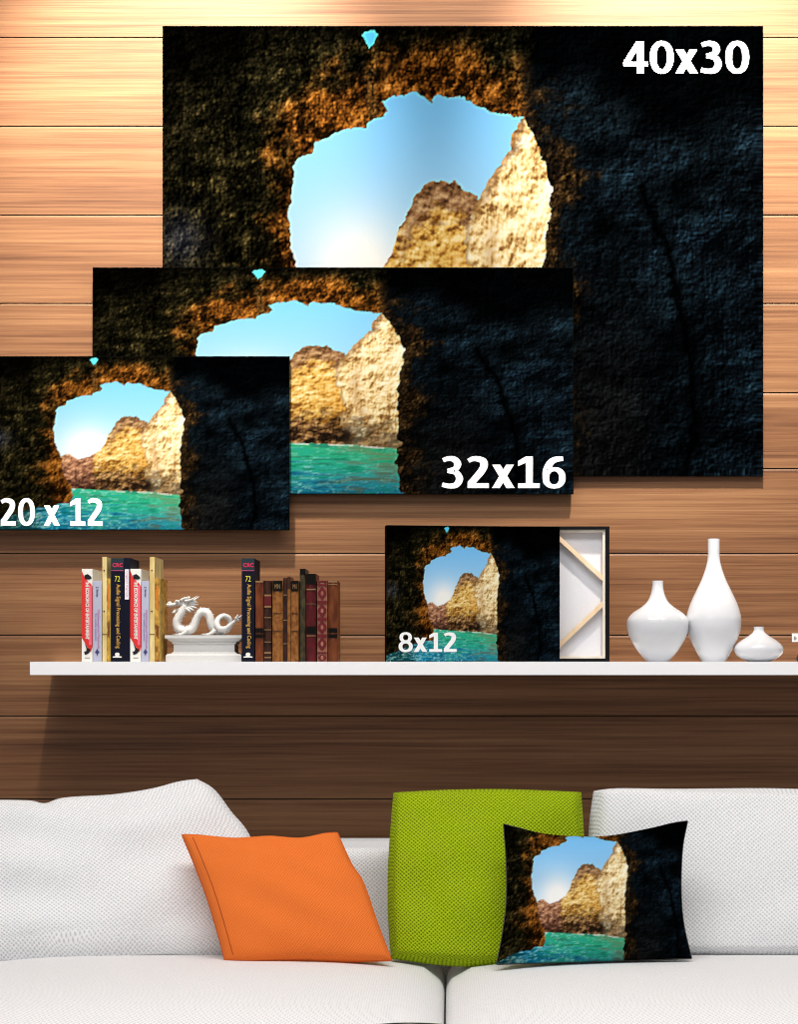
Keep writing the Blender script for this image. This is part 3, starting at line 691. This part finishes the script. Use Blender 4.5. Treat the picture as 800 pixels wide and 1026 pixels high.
# ------------------------------------------------------------------ dragon figurine on its pedestal
def pedestal():
    d = 3.86; cx = X(204, d); cy = -4+d+0.045; px = d/F
    def hz(py): return Z(py, d)
    prof = [(38, 663), (38, 657), (37, 655.6), (32.5, 654.6), (31.5, 653.6), (30.6, 652.8), (30.6, 645.5), (32, 644.8), (32, 643.4), (34.5, 642), (36.8, 640.4), (38.8, 639.4), (38.8, 636.4)]
    bm = bmesh.new(); rings = []
    for hw, py in prof:
        a = hw*px; b = 0.045*hw/38.8; z = ST if py == 663 else hz(py)
        rings.append([bm.verts.new((cx+sx*a, cy+sy*b, z)) for sx, sy in ((-1,-1),(1,-1),(1,1),(-1,1))])
    for A, B_ in zip(rings, rings[1:]):
        for k in range(4): bm.faces.new((A[k], A[(k+1) % 4], B_[(k+1) % 4], B_[k]))
    bm.faces.new(list(reversed(rings[0]))); bm.faces.new(rings[-1])
    root = empty('pedestal', (cx, cy, ST)); tag(root, 'white moulded pedestal under the dragon on the shelf', 'pedestal')
    bm_obj('plinth', bm, M_plaster, root, bevel=0.0006, seg=1)
    bm = bmesh.new(); n = 34; a = 31.3*px
    for zz in (643.9, 653.9):
        for k in range(n):
            x = cx-a+2*a*(k+.5)/n; w = a/n*.55; y = cy-0.045*(31.6/38.8)
            bx(bm, x-w, x+w, y-0.0022, y+0.002, hz(zz+.9), hz(zz-.7))
    bm_obj('dentil_moulding', bm, M_plaster, root)
    return hz(636.4), cx, cy
PT, PCX, PCY = pedestal()
def dragon():
    d = 3.905; k = 0.1125
    def q(x, y, dy=0.0):
        p = Pt(160+k*x, 594+k*y, d); return (p.x, p.y+dy, max(p.z, PT+0.002) if y > 360 else p.z)
    px = d/F*k
    root = empty('dragon_figurine', (X(204, d), -4+d, PT)); tag(root, 'white coiling dragon figurine standing on the pedestal', 'figurine')
    path = [(232,112,0,36),(205,160,0,37),(172,212,0,38),(152,262,0,39),(160,310,0,40),(200,336,0,40),(252,338,0,40),(296,312,0,38),(318,262,0,36),(338,210,0,36),(375,172,0,38),(420,178,0,38),(446,218,0,37),(456,268,0,36),(478,318,0.002,34),(530,345,.006,30),(590,330,.012,27),(624,280,.014,25),(612,228,.012,24),(568,206,.008,24),(526,230,.002,25),(512,275,-.004,26),(536,318,-.008,25),(590,322,-.010,22),(640,286,-.010,16),(684,246,-.010,11),(722,214,-.010,6)]
    raw = [q(x, y, dy)+(r*px,) for x, y, dy, r in path]
    bm = bmesh.new(); sm = catmull(raw, 7); tube(bm, sm, 16, flat=1.15)
    # ridge of small scutes along the back
    for i in range(10, 24*7, 6):
        p = np.array(sm[i]); tdir = np.array(sm[i+1][:3])-np.array(sm[i-1][:3]); tdir /= np.linalg.norm(tdir)
        nrm = np.array((-tdir[2], 0, tdir[0]))
        if i > 0 and nrm[2] < -2: nrm = -nrm
        # outward side of each bend
        r = p[3]; a = p[:3]+nrm*r*.75; b = p[:3]+nrm*r*1.32+tdir*r*.25
        tube(bm, [tuple(a-tdir*r*.30)+(r*.28,), tuple(a)+(r*.24,), tuple(b)+(r*.04,)], 6)
    bm_obj('body', bm, M_plaster, root, smooth=True)
    # head: skull, upper and lower jaw, brow, whiskered mane and horns
    bm = bmesh.new()
    tube(bm, catmull([q(285,118)+(12*px,), q(255,105)+(34*px,), q(215,95)+(38*px,), q(180,92)+(30*px,), q(145,102)+(19*px,), q(110,106)+(17*px,), q(85,108)+(18*px,), q(66,108)+(13*px,), q(58,109)+(5*px,)], 4), 14, flat=.9)
    tube(bm, catmull([q(82,96)+(15*px,), q(92,86)+(11*px,), q(104,84)+(5*px,)], 3), 8)
    tube(bm, catmull([q(215,140)+(26*px,), q(180,150)+(18*px,), q(150,160)+(13*px,), q(128,174)+(13*px,), q(112,178)+(6*px,)], 4), 12, flat=.9)
    for (x, y) in ((98,122),(118,120),(140,120)): tube(bm, [q(x, y)+(5*px,), q(x+2, y+14)+(1*px,)], 6)
    for (x, y) in ((140,152),(128,160)): tube(bm, [q(x, y)+(5*px,), q(x-6, y-12)+(1*px,)], 6)
    for dy in (-.0115, .0115):
        tube(bm, [q(168,82,dy*.7)+(8*px,), q(158,74,dy)+(11*px,), q(150,80,dy)+(5*px,)], 8)
    bm_obj('head', bm, M_plaster, root, smooth=True)
    for dy in (-.008, .008):
        bm = bmesh.new(); tube(bm, catmull([q(230,75,dy)+(13*px,), q(275,68,dy*1.5)+(10*px,), q(312,52,dy*1.8)+(7*px,), q(344,30,dy*2)+(2*px,)], 4), 8)
        bm_obj('horn', bm, M_plaster, root, smooth=True)
    bm = bmesh.new()
    for (a, b, c) in (((200,70),(225,52),(238,38)), ((225,66),(250,48),(270,34)), ((160,84),(150,78),(140,74)), ((245,80),(285,66),(322,72)), ((260,92),(300,84),(338,82)), ((265,105),(305,104),(342,106)), ((262,118),(300,126),(336,138)), ((252,130),(285,145),(312,160)), ((240,140),(268,160),(286,176)), ((190,74),(205,60),(208,48))):
        for dy in (-.006, .005):
            tube(bm, [q(*a, dy)+(15*px,), q(*b, dy*1.5)+(11*px,), q(*c, dy*1.8)+(2*px,)], 8)
    bm_obj('mane', bm, M_plaster, root, smooth=True)
    # short legs with clawed feet resting on the pedestal
    for (x, y, dy) in ((250,330,-.010), (215,335,.010), (495,335,-.010), (470,330,.010)):
        bm = bmesh.new()
        tube(bm, catmull([q(x, y, dy)+(22*px,), q(x-20, 355, dy*1.3)+(15*px,), q(x-55, 372, dy*1.4)+(11*px,), q(x-75, 376, dy*1.4)+(9*px,)], 4), 10)
        for j in (-1, 0, 1):
            tube(bm, [q(x-70, 374, dy*1.4+j*.0025)+(6*px,), q(x-95, 368, dy*1.4+j*.004)+(5*px,), q(x-108, 379, dy*1.4+j*.0045)+(1.5*px,)], 6)
        bm_obj('leg', bm, M_plaster, root, smooth=True)
    bm = bmesh.new()
    for (x, y, dy) in ((738,200,-.010), (700,192,-.012), (680,210,-.008), (712,255,-.012), (735,232,-.008), (672,222,-.014)):
        tube(bm, [q(700,236,-.010)+(9*px,), q((700+x)/2, (232+y)/2, dy)+(8*px,), q(x, y, dy)+(2*px,)], 7)
    bm_obj('tail_fin', bm, M_plaster, root, smooth=True)
dragon()

# ------------------------------------------------------------------ vases
def vase(cx, prof, label, d=3.88):
    c = X(cx, d); cy = -4+d; px = d/F
    pts = [(r*px, Z(y, d)) for r, y in prof]
    sm = catmull([(a, b) for a, b in pts], 5); sm = [(max(float(p[0]), 0.001), float(p[1])) for p in sm]
    z0 = sm[-1][1]
    sm[-1] = (sm[-1][0], ST)
    outer = [(0, ST)]+[p for p in reversed(sm)]
    t = 0.0022; inner = [(max(r-t, 0.003), z) for r, z in sm]; inner = [p for p in inner if p[1] > ST+0.012]
    lip = sm[0]; inner[0] = (lip[0]-t, lip[1])
    bm = bmesh.new(); lathe(bm, c, cy, outer+inner+[(0, inner[-1][1])], 72)
    o = bm_obj('vase', bm, M_ceramic, None, smooth=True); tag(o, label, 'vase', 'white ceramic vases on the shelf')
    md = o.modifiers.new('s', 'EDGE_SPLIT'); md.split_angle = math.radians(50)
    return o
vase(659.3, [(5.5,582),(5.4,586),(6,591),(7.6,597),(11,603.5),(17.5,609),(25,614),(30,620),(31,626),(29.6,635),(25.5,644),(19.5,653),(13.5,660),(11,663)], 'round bellied white vase with a short neck, left of the tall bottle vase')
vase(715.5, [(6,540),(6,550),(6.2,560),(8.4,570),(12.8,582),(18.6,594),(24,606),(27.2,617),(27.6,624),(26.3,633),(22.6,643.5),(17.5,653),(13.5,660),(12,663)], 'tallest white vase with a long slim bottle neck', 3.90)
vase(760.7, [(5,628),(5,631),(6.3,634),(11,637.5),(18,642),(23,646.5),(24.6,651),(22.5,656),(16.5,660.5),(11,663)], 'small squat white vase, lowest of the three')
def card_holder():
    d = 3.88; x = X(800, d); y = -4+d; px = d/F
    root = empty('card_holder', (x+6*px, y, ST)); tag(root, 'white card on a dark stand at the right edge of the shelf', 'card holder')
    M_card = plain('card_paper', (0.82, 0.8, 0.78, 1), 0.6); M_dk = plain('dark_metal', (0.02, 0.018, 0.018, 1), 0.35, 0.5)
    box('card', x-6*px, x+18*px, y-0.001, y+0.001, Z(643.2, d), Z(634.6, d), M_card, root, bevel=0.0003, seg=1)
    bm = bmesh.new(); zc = (Z(643, d)+Z(635, d))/2
    for k, (a, b) in enumerate(((-4.2, 1.8), (-3.6, 2.6), (-2.8, 2.2), (-2.0, 1.2))): bx(bm, x+a*px, x+(a+.55)*px, y-0.0016, y-0.0008, zc-b*px, zc+(b-.9)*px)
    bm_obj('card_print', bm, plain('grey_ink', (0.25, 0.25, 0.27, 1), 0.6), root)
    bm = bmesh.new(); lathe(bm, x+10*px, y+0.004, [(0, ST), (11*px, ST), (11.6*px, ST+.004), (10*px, ST+.014), (3*px, ST+.017), (1.2*px, ST+.022), (1.2*px, Z(640, d)), (0, Z(640, d))], 32)
    bm_obj('stand', bm, M_dk, root, smooth=True)
card_holder()

# ------------------------------------------------------------------ sofa
M_sofa = fabric('white_basket_weave', rgb(186, 186, 191), rgb(240, 240, 240), 0.0080, 0.0074, 0.55, 0.002, 0.12, 0.55)
M_orange = fabric('orange_wool', rgb(204, 86, 24), rgb(244, 134, 62), 0.0052, 0.0052, 0.35, 0.0012, 0.1, 0.8, True, 0.9, 0.55)
M_green = fabric('green_knit', rgb(84, 100, 4), rgb(170, 196, 24), 0.0074, 0.0068, 0.75, 0.003, 0.12, 0.62, True, 0.9, 0.25)
M_pipe = {}
SEAT = 0.4535; SEATB = 0.4288
def polyline(pts, n):
    """n points evenly spaced by arc length along a smoothed px polyline"""
    P = np.array(catmull([np.array(p, float) for p in pts], 10)) if len(pts) > 2 else np.array(pts, float)
    s = np.concatenate([[0], np.cumsum(np.hypot(*(P[1:]-P[:-1]).T))]); t = np.linspace(0, s[-1], n)
    return np.stack([np.interp(t, s, P[:, 0]), np.interp(t, s, P[:, 1])], -1)
def cushion(name, top, right, bottom, left, d_of, thick, a, edge, mat, root, nx=72, ny=60, lumps=0.0, seed=1, colr=None, rim=3):
    """two cloth faces sewn round a seam; edge = half height of a boxed border"""
    T, Bm = polyline(top, nx), polyline(bottom, nx); Lf, R = polyline(left, ny), polyline(right, ny)
    s = np.linspace(0, 1, nx)[None, :, None]; t = np.linspace(0, 1, ny)[:, None, None]
    px = (1-t)*T[None]+t*Bm[None]+(1-s)*Lf[:, None]+s*R[:, None]-((1-s)*(1-t)*T[0]+s*(1-t)*T[-1]+(1-s)*t*Bm[0]+s*t*Bm[-1])
    dd = d_of(px[..., 0], px[..., 1])
    Pm = np.zeros((ny, nx, 3)); Pm[..., 0] = CAMX+(px[..., 0]-450)*dd/F; Pm[..., 1] = -CAMD+dd; Pm[..., 2] = CAMZ-(px[..., 1]-666)*dd/F
    du = np.gradient(Pm, axis=1); dv = np.gradient(Pm, axis=0); nr = np.cross(du, dv); nr /= np.linalg.norm(nr, axis=2, keepdims=True)
    if nr[..., 1].mean() > 0: nr = -nr                  # towards the room
    S_, T_ = s[..., 0], t[..., 0]
    prof = (np.clip(4*S_*(1-S_), 0, 1)**a)*(np.clip(4*T_*(1-T_), 0, 1)**a)
    rs = np.random.RandomState(seed); wv = np.zeros((ny, nx))
    for _ in range(9):
        fx, fy = rs.uniform(.6, 3.2, 2); wv += np.sin(2*PI*(fx*S_*rs.choice([-1, 1])+fy*T_)+rs.uniform(0, 6))*rs.uniform(.3, 1)/fx
    wv *= lumps/3
    h = edge+thick*prof+wv*np.clip(prof*1.6, 0, 1)
    Fr = Pm+nr*h[..., None]; Bk = Pm-nr*(edge+thick*prof)[..., None]
    W = np.linalg.norm(np.diff(Pm, axis=1), axis=2).sum(1).mean(); H = np.linalg.norm(np.diff(Pm, axis=0), axis=2).sum(0).mean()
    V = [Fr.reshape(-1, 3)]; idx = np.arange(nx*ny).reshape(ny, nx); n = nx*ny
    fidx = idx; ring = np.concatenate([idx[0, :], idx[1:, -1], idx[-1, -2::-1], idx[-2:0:-1, 0]]); r = len(ring)
    uvF = np.stack(np.broadcast_arrays(S_*W, T_*H), -1).reshape(-1, 2)
    cv = np.concatenate([[0], np.cumsum(np.linalg.norm(np.diff(Fr, axis=0), axis=2).mean(1))]); cu = np.concatenate([[0], np.cumsum(np.linalg.norm(np.diff(Fr, axis=1), axis=2).mean(0))])
    uvF = np.stack(np.broadcast_arrays(cu[None, :], cv[:, None]), -1).reshape(-1, 2)
    UV = [uvF]
    faces = [np.stack([idx[1:, :-1], idx[1:, 1:], idx[:-1, 1:], idx[:-1, :-1]], -1).reshape(-1, 4)]
    V.append(Bk.reshape(-1, 3)); UV.append(uvF); bidx = idx+n
    faces.append(np.stack([bidx[:-1, :-1], bidx[:-1, 1:], bidx[1:, 1:], bidx[1:, :-1]], -1).reshape(-1, 4))
    cen = Pm.reshape(-1, 3).mean(0)
    prev = ring; k = np.arange(r); k2 = (k+1) % r; base = 2*n
    m = rim if edge > 0 else 1
    A = Fr.reshape(-1, 3)[ring]; Bb = Bk.reshape(-1, 3)[ring]
    outd = Pm.reshape(-1, 3)[ring]-cen; nn = nr.reshape(-1, 3)[ring]; outd -= nn*(outd*nn).sum(1, keepdims=True); outd /= np.linalg.norm(outd, axis=1, keepdims=True)
    for j in range(1, m+1):
        if j == m: cur = ring+n
        else:
            f = j/m; rr = A*(1-f)+Bb*f+outd*(edge*.45*math.sin(PI*f)); V.append(rr); UV.append(uvF[ring]+np.array([f*2*edge, f*2*edge])); cur = base+(j-1)*r+k
        faces.append(np.stack([prev[k], prev[k2], cur[k2], cur[k]], -1)); prev = cur
    V = np.concatenate(V); UV = np.concatenate(UV); Q = np.concatenate(faces)
    me = bpy.data.meshes.new(name); me.from_pydata([tuple(v) for v in V], [], [tuple(int(i) for i in f) for f in Q])
    bm = bmesh.new(); bm.from_mesh(me); 
    if edge == 0: pass
    bmesh.ops.recalc_face_normals(bm, faces=bm.faces); bm.to_mesh(me); bm.free()
    for p in me.polygons: p.use_smooth = True
    ul = me.uv_layers.new(name='UVMap'); li = np.zeros(len(me.loops), np.int32); me.loops.foreach_get('vertex_index', li)
    ul.data.foreach_set('uv', UV[li].astype(np.float32).ravel())
    me.materials.append(mat)
    o = bpy.data.objects.new(name, me); link(o); put(o, root)
    return dict(o=o, Fr=Fr, Bk=Bk, Pm=Pm, nr=nr, px=px, V=V, outd=outd, ring=ring)
def seam_tube(name, C, rows, mat, root, rad=0.0016, closed=False, lift=0.0):
    """a sewn cord along lattice points of a cushion's front"""
    pts = [tuple(C['Fr'][i, j]+C['nr'][i, j]*lift)+(rad,) for i, j in rows]
    bm = bmesh.new(); tube(bm, pts, 6, closed); return bm_obj(name, bm, mat, root, smooth=True)
def around(C, off=0):
    ny, nx, _ = C['Pm'].shape
    P = C['Pm']; ids = [(0, j) for j in range(nx)]+[(i, nx-1) for i in range(1, ny)]+[(ny-1, j) for j in range(nx-2, -1, -1)]+[(i, 0) for i in range(ny-2, 0, -1)]
    return ids

def rounded_block(name, x0, x1, y0, y1, z0, z1, r, crown, mat, root, nx=48, ny=40):
    """an upholstered block: rounded box with crowned top, UV in metres"""
    bm = bmesh.new(); bx(bm, x0, x1, y0, y1, z0, z1)
    bmesh.ops.subdivide_edges(bm, edges=bm.edges[:], cuts=23, use_grid_fill=True)
    cx, cy, cz = (x0+x1)/2, (y0+y1)/2, (z0+z1)/2; hx, hy, hz = (x1-x0)/2, (y1-y0)/2, (z1-z0)/2
    uv = bm.loops.layers.uv.new('UVMap'); flat = {}
    for v in bm.verts: flat[v] = v.co.copy()
    bmesh.ops.recalc_face_normals(bm, faces=bm.faces)
    for f in bm.faces:
        nrm = f.normal
        for l in f.loops:
            c = flat[l.vert]
            l[uv].uv = (c.x, c.y) if abs(nrm.z) > .5 else ((c.x, c.z) if abs(nrm.y) > .5 else (c.y, c.z))
    for v in bm.verts:
        p = v.co-Vector((cx, cy, cz))
        # concentrate points towards the edges, then round them off
        g = [math.copysign(h*(abs(c)/h)**.6 if False else abs(c), c) for c, h in zip(p, (hx, hy, hz))]
        inner = Vector([max(-h+r, min(h-r, c)) for c, h in zip(g, (hx, hy, hz))]); dlt = Vector(g)-inner
        if dlt.length > 1e-9:
            mx = max(abs(dlt.x), abs(dlt.y), abs(dlt.z)); dlt = dlt.normalized()*mx
        q = inner+dlt
        if p.z > 0:
            q.z += crown*(1-abs(p.x/hx)**4.0)*(1-abs(p.y/hy)**3)*(p.z/hz)
        v.co = q+Vector((cx, cy, cz))
    return bm_obj(name, bm, mat, root, smooth=True)

sofa = empty('sofa', (0.15, -0.7, 0.0)); tag(sofa, 'low white woven sofa below the shelf, under all the cushions', 'sofa')
M_foot = plain('dark_wood_foot', (0.03, 0.02, 0.015, 1), 0.4)
XL, XR, XS = -0.7925, 1.19, X(446, 3.3)
rounded_block('backrest', XL, XR, -0.30, -0.05, 0.12, Z(849.5, 3.72), 0.022, 0.0, M_sofa, sofa)
rounded_block('base', XL, XR, -1.18, -0.30, 0.12, 0.30, 0.03, 0.0, M_sofa, sofa)
rounded_block('seat_cushion', XL+0.005, XS-0.0012, -1.21, -0.295, 0.30, SEATB, 0.042, 0.034, M_sofa, sofa)
rounded_block('seat_cushion', XS+0.0012, XR-0.005, -1.21, -0.295, 0.30, SEATB, 0.042, 0.034, M_sofa, sofa)
rounded_block('armrest', XL-0.17, XL, -1.2, -0.05, 0.12, 0.56, 0.04, 0.0, M_sofa, sofa)
rounded_block('armrest', XR, XR+0.17, -1.2, -0.05, 0.12, 0.56, 0.04, 0.0, M_sofa, sofa)
for x in (XL-0.1, XR+0.1):
    for y in (-1.12, -0.14):
        bm = bmesh.new(); lathe(bm, x, y, [(0, 0), (.018, 0), (.026, .125), (0, .125)], 20); bm_obj('leg', bm, M_foot, sofa)

def loose(name, label, cat, px, d, group=None):
    r = empty(name, (X(px, d), -4+d, SEAT)); return tag(r, label, cat, group)
def lean(y_top, d_top, y_bot, d_bot): return lambda x, y: d_top+(y-y_top)/(y_bot-y_top)*(d_bot-d_top)

def under(fn):
    def f(x, y):
        seam = np.interp(x, [-45, 0, 80, 160, 244], [957, 951, 944, 941, 941])
        return fn(x, y)+np.clip(y-seam, 0, 40)**1.25*0.003
    return f
# left back cushion, slumped
rt = loose('back_cushion', 'slumped white woven back cushion behind the orange one, at the left edge', 'cushion', 90, 3.62)
C = cushion('cushion_cover', [(-45,812),(-22,805),(0,803.5),(32,804.5),(47,807.5),(66,802),(112,799),(150,793),(178,785.5),(196,783)], [(196,783),(213,793),(230,815),(248,838),(262,880),(262,920),(244,956)],
    [(-45,973),(-20,970),(0,967),(80,961),(160,957),(244,956)], [(-45,812),(-52,900),(-45,973)], under(lean(783, 3.70, 968, 3.565)), 0.05, 0.42, 0.012, M_sofa, rt, 96, 60, 0.014, 4)
ny, nx, _ = C['Pm'].shape
M_cord = plain('pale_cord', rgb(170, 172, 180), 0.8)
seam_tube('piping', C, [(int(round(ny*0.905)), j) for j in range(2, nx-2)], M_cord, rt, 0.0012, False, 0.0008)
# right back cushion, boxed
rt = loose('back_cushion', 'upright white woven back cushion behind the picture pillow, at the right', 'cushion', 720, 3.63)
C = cushion('cushion_cover', [(603,796.5),(625,794.5),(680,796),(740,797.5),(800,799.5),(900,803),(985,806)], [(985,806),(996,880),(990,952)], [(598,955),(700,956),(800,955),(900,954),(990,952)], [(603,796.5),(599,830),(597,880),(598,955)],
    lean(796, 3.68, 957, 3.60), 0.026, 0.3, 0.036, M_sofa, rt, 90, 60, 0.006, 8, rim=8)
# green knitted cushion
rt = loose('throw_cushion', 'lime green knitted cushion between the orange one and the picture pillow', 'cushion', 488, 3.52, 'throw cushions on the sofa')
C = cushion('cushion_cover', [(398,798),(440,796.5),(500,796),(540,796.5),(579,797.5)], [(579,797.5),(581,850),(580,900),(576,960)], [(396,957),(440,962),(490,964),(530,963),(576,960)], [(398,798),(395,850),(394,880),(394,920),(396,957)],
    lean(796, 3.63, 960, 3.535), 0.028, 0.33, 0.021, M_green, rt, 84, 76, 0.006, 12, rim=8)
# orange cushion
rt = loose('throw_cushion', 'bright orange woven throw cushion leaning askew against the left back cushion', 'cushion', 290, 3.45, 'throw cushions on the sofa')
C = cushion('cushion_cover', [(183,837),(200,837.5),(235,841),(270,839),(300,841),(325,836),(338,835)], [(338,835),(352,866),(364,885),(378,925),(392,962)], [(226,963),(250,966),(290,964),(340,964),(392,962)], [(183,837),(196,868),(209,903),(220,940),(226,963)],
    lean(836, 3.54, 964, 3.445), 0.048, 0.36, 0.003, M_orange, rt, 84, 72, 0.007, 23)
M_oc = plain('orange_cord', rgb(206, 92, 28), 0.8)
ny, nx, _ = C['Pm'].shape
seam_tube('piping', C, around(C), M_oc, rt, 0.0022, True, -0.002)
seam_tube('side_seam', C, [(i, 5) for i in range(3, ny-3)], plain('dark_orange_thread', rgb(150, 60, 20), 0.8), rt, 0.0007)
# printed pillow
rt = loose('picture_pillow', 'oblong pillow printed with the sea cave picture, in front of the green cushion', 'pillow', 597, 3.45, 'throw cushions on the sofa')
C = cushion('pillow_cover', [(505,826),(520,830),(545,836),(580,839),(612,838),(650,831),(675,825),(689,823)], [(689,823),(684,850),(682.5,890),(685,925),(693,960)], [(498,966),(530,965),(580,964),(640,962),(693,960)], [(505,826),(507.5,860),(508,900),(504,935),(498,966)],
    lean(826, 3.50, 964, 3.42), 0.044, 0.36, 0.002, ink_material('print_ink', 0.8), rt, 186, 142, 0.004, 31)
def pillow_ink():
    o = C['o']; n = C['Fr'].shape[0]*C['Fr'].shape[1]
    px, py = C['px'][..., 0].ravel(), C['px'][..., 1].ravel()
    zx, zy = (px-500)*4, (py-815)*4
    u = np.clip(.062+.00115*zx, 0, .999); v = np.clip(-.0019+.00155*zy, 0, .999)
    pc = resample(PIC, 400, 320); fx = u*399; fy = v*319; xi = fx.astype(int); yi = fy.astype(int); fx = (fx-xi)[:, None]; fy = (fy-yi)[:, None]
    x2 = np.minimum(xi+1, 399); y2 = np.minimum(yi+1, 319)
    c = (pc[yi, xi]*(1-fx)+pc[yi, x2]*fx)*(1-fy)+(pc[y2, xi]*(1-fx)+pc[y2, x2]*fx)*fy
    full = np.tile([.02, .02, .022], (len(o.data.vertices), 1)); full[:n] = c
    a = o.data.color_attributes.new('ink', 'FLOAT_COLOR', 'POINT')
    a.data.foreach_set('color', np.concatenate([full, np.ones((len(full), 1))], 1).astype(np.float32).ravel())
pillow_ink()
seam_tube('piping', C, around(C), plain('grey_cord', rgb(70, 68, 66), 0.8), rt, 0.0018, True, -0.002)

# ------------------------------------------------------------------ the dark bowl just reaching into the frame
def bowl():
    d = 2.2; px = d/F; cx, cy = X(410, d), -4+d; zr = Z(1022.4, d+0.09)
    M_tab = plain('dark_table_top', (0.03, 0.025, 0.022, 1), 0.3)
    t = empty('coffee_table', (0.1, -1.85, 0)); tag(t, 'dark low coffee table before the sofa, under the black bowl', 'table')
    box('tabletop', -0.45, 0.65, -2.15, -1.55, 0.40, 0.43, M_tab, t, bevel=0.004)
    for x in (-0.40, 0.60):
        for y in (-2.10, -1.60): box('leg', x-.02, x+.02, y-.02, y+.02, 0, 0.40, M_tab, t, bevel=0.002)
    R = 70*px; z0 = 0.43
    bm = bmesh.new(); h = zr-z0
    lathe(bm, cx, cy, [(0, z0), (R*.45, z0), (R*.5, z0+.006), (R*.62, z0+h*.25), (R*.85, z0+h*.62), (R*.98, z0+h*.95), (R, zr), (R*.96, zr), (R*.80, z0+h*.62), (R*.5, z0+h*.25), (0, z0+h*.15)], 64)
    o = bm_obj('bowl', bm, plain('black_glaze', (0.012, 0.011, 0.014, 1), 0.08, 0.6), None, smooth=True)
    tag(o, 'glossy black bowl whose rim just shows at the bottom edge', 'bowl')
bowl()

# ------------------------------------------------------------------ light
def spot(x, y, z, tx, ty, tz, power, angle, blend, col=(1, .93, .82), r=0.03):
    l = bpy.data.lights.new('ceiling_spot', 'SPOT'); l.energy = power; l.spot_size = angle; l.spot_blend = blend; l.color = col; l.shadow_soft_size = r
    o = bpy.data.objects.new('ceiling_spot', l); link(o); o.location = (x, y, z)
    o.rotation_euler = (Vector((tx, ty, tz))-Vector((x, y, z))).to_track_quat('-Z', 'Y').to_euler(); return o
def washer(x, y, z, tilt, power, angle, blend, **k):
    """a recessed wall washer: beam tilted from straight down towards the wall"""
    return spot(x, y, z, x, y+math.sin(tilt), z-math.cos(tilt), power, angle, blend, **k)
for px_ in (180, 690):
    x = X(px_)
    washer(x, -0.80, 3.0, math.radians(58), 158, math.radians(98), 0.9, r=0.06)
    washer(x, -0.80, 3.0, math.radians(39), 540, math.radians(47), 0.75, r=0.04)
w = bpy.data.worlds.new('room_light'); S.world = w; w.use_nodes = True
w.node_tree.nodes['Background'].inputs['Color'].default_value = (0.95, 0.97, 1.0, 1); w.node_tree.nodes['Background'].inputs['Strength'].default_value = 0.46
l = bpy.data.lights.new('front_fill', 'AREA'); l.shape = 'RECTANGLE'; l.size = 2.4; l.size_y = 1.6; l.energy = 12; l.color = (1, 0.99, 0.97)  # soft front fill added behind the camera; no window stands there
o = bpy.data.objects.new('front_fill', l); link(o); o.location = (-1.2, -5.0, 2.4)
o.rotation_euler = (Vector((0.2, -0.5, 0.5))-o.location).to_track_quat('-Z', 'Y').to_euler()

l = bpy.data.lights.new('overhead_fill', 'AREA'); l.shape = 'RECTANGLE'; l.size = 2.6; l.size_y = 0.9; l.energy = 79; l.color = (1, 0.985, 0.96)  # unseen fill light added to brighten the sofa while the shelf shades the wall
o = bpy.data.objects.new('overhead_fill', l); link(o); o.location = (0.1, -2.0, 3.15)
# ------------------------------------------------------------------ camera
cam = bpy.data.cameras.new('camera'); co = bpy.data.objects.new('camera', cam); link(co)
co.location = (CAMX, -CAMD, CAMZ); co.rotation_euler = (PI/2, 0, 0)
cam.sensor_fit = 'HORIZONTAL'; cam.sensor_width = 36.0; cam.lens = 36.0*F/800
cam.shift_x = (400-450)/800; cam.shift_y = (666-513)/800; cam.clip_start = 0.05; S.cycles.filter_width = 1.1
S.camera = co
S.view_settings.view_transform = 'Standard'; S.view_settings.look = 'None'; S.view_settings.gamma = 1; S.view_settings.use_curve_mapping = False
S.view_settings.exposure = 0.0
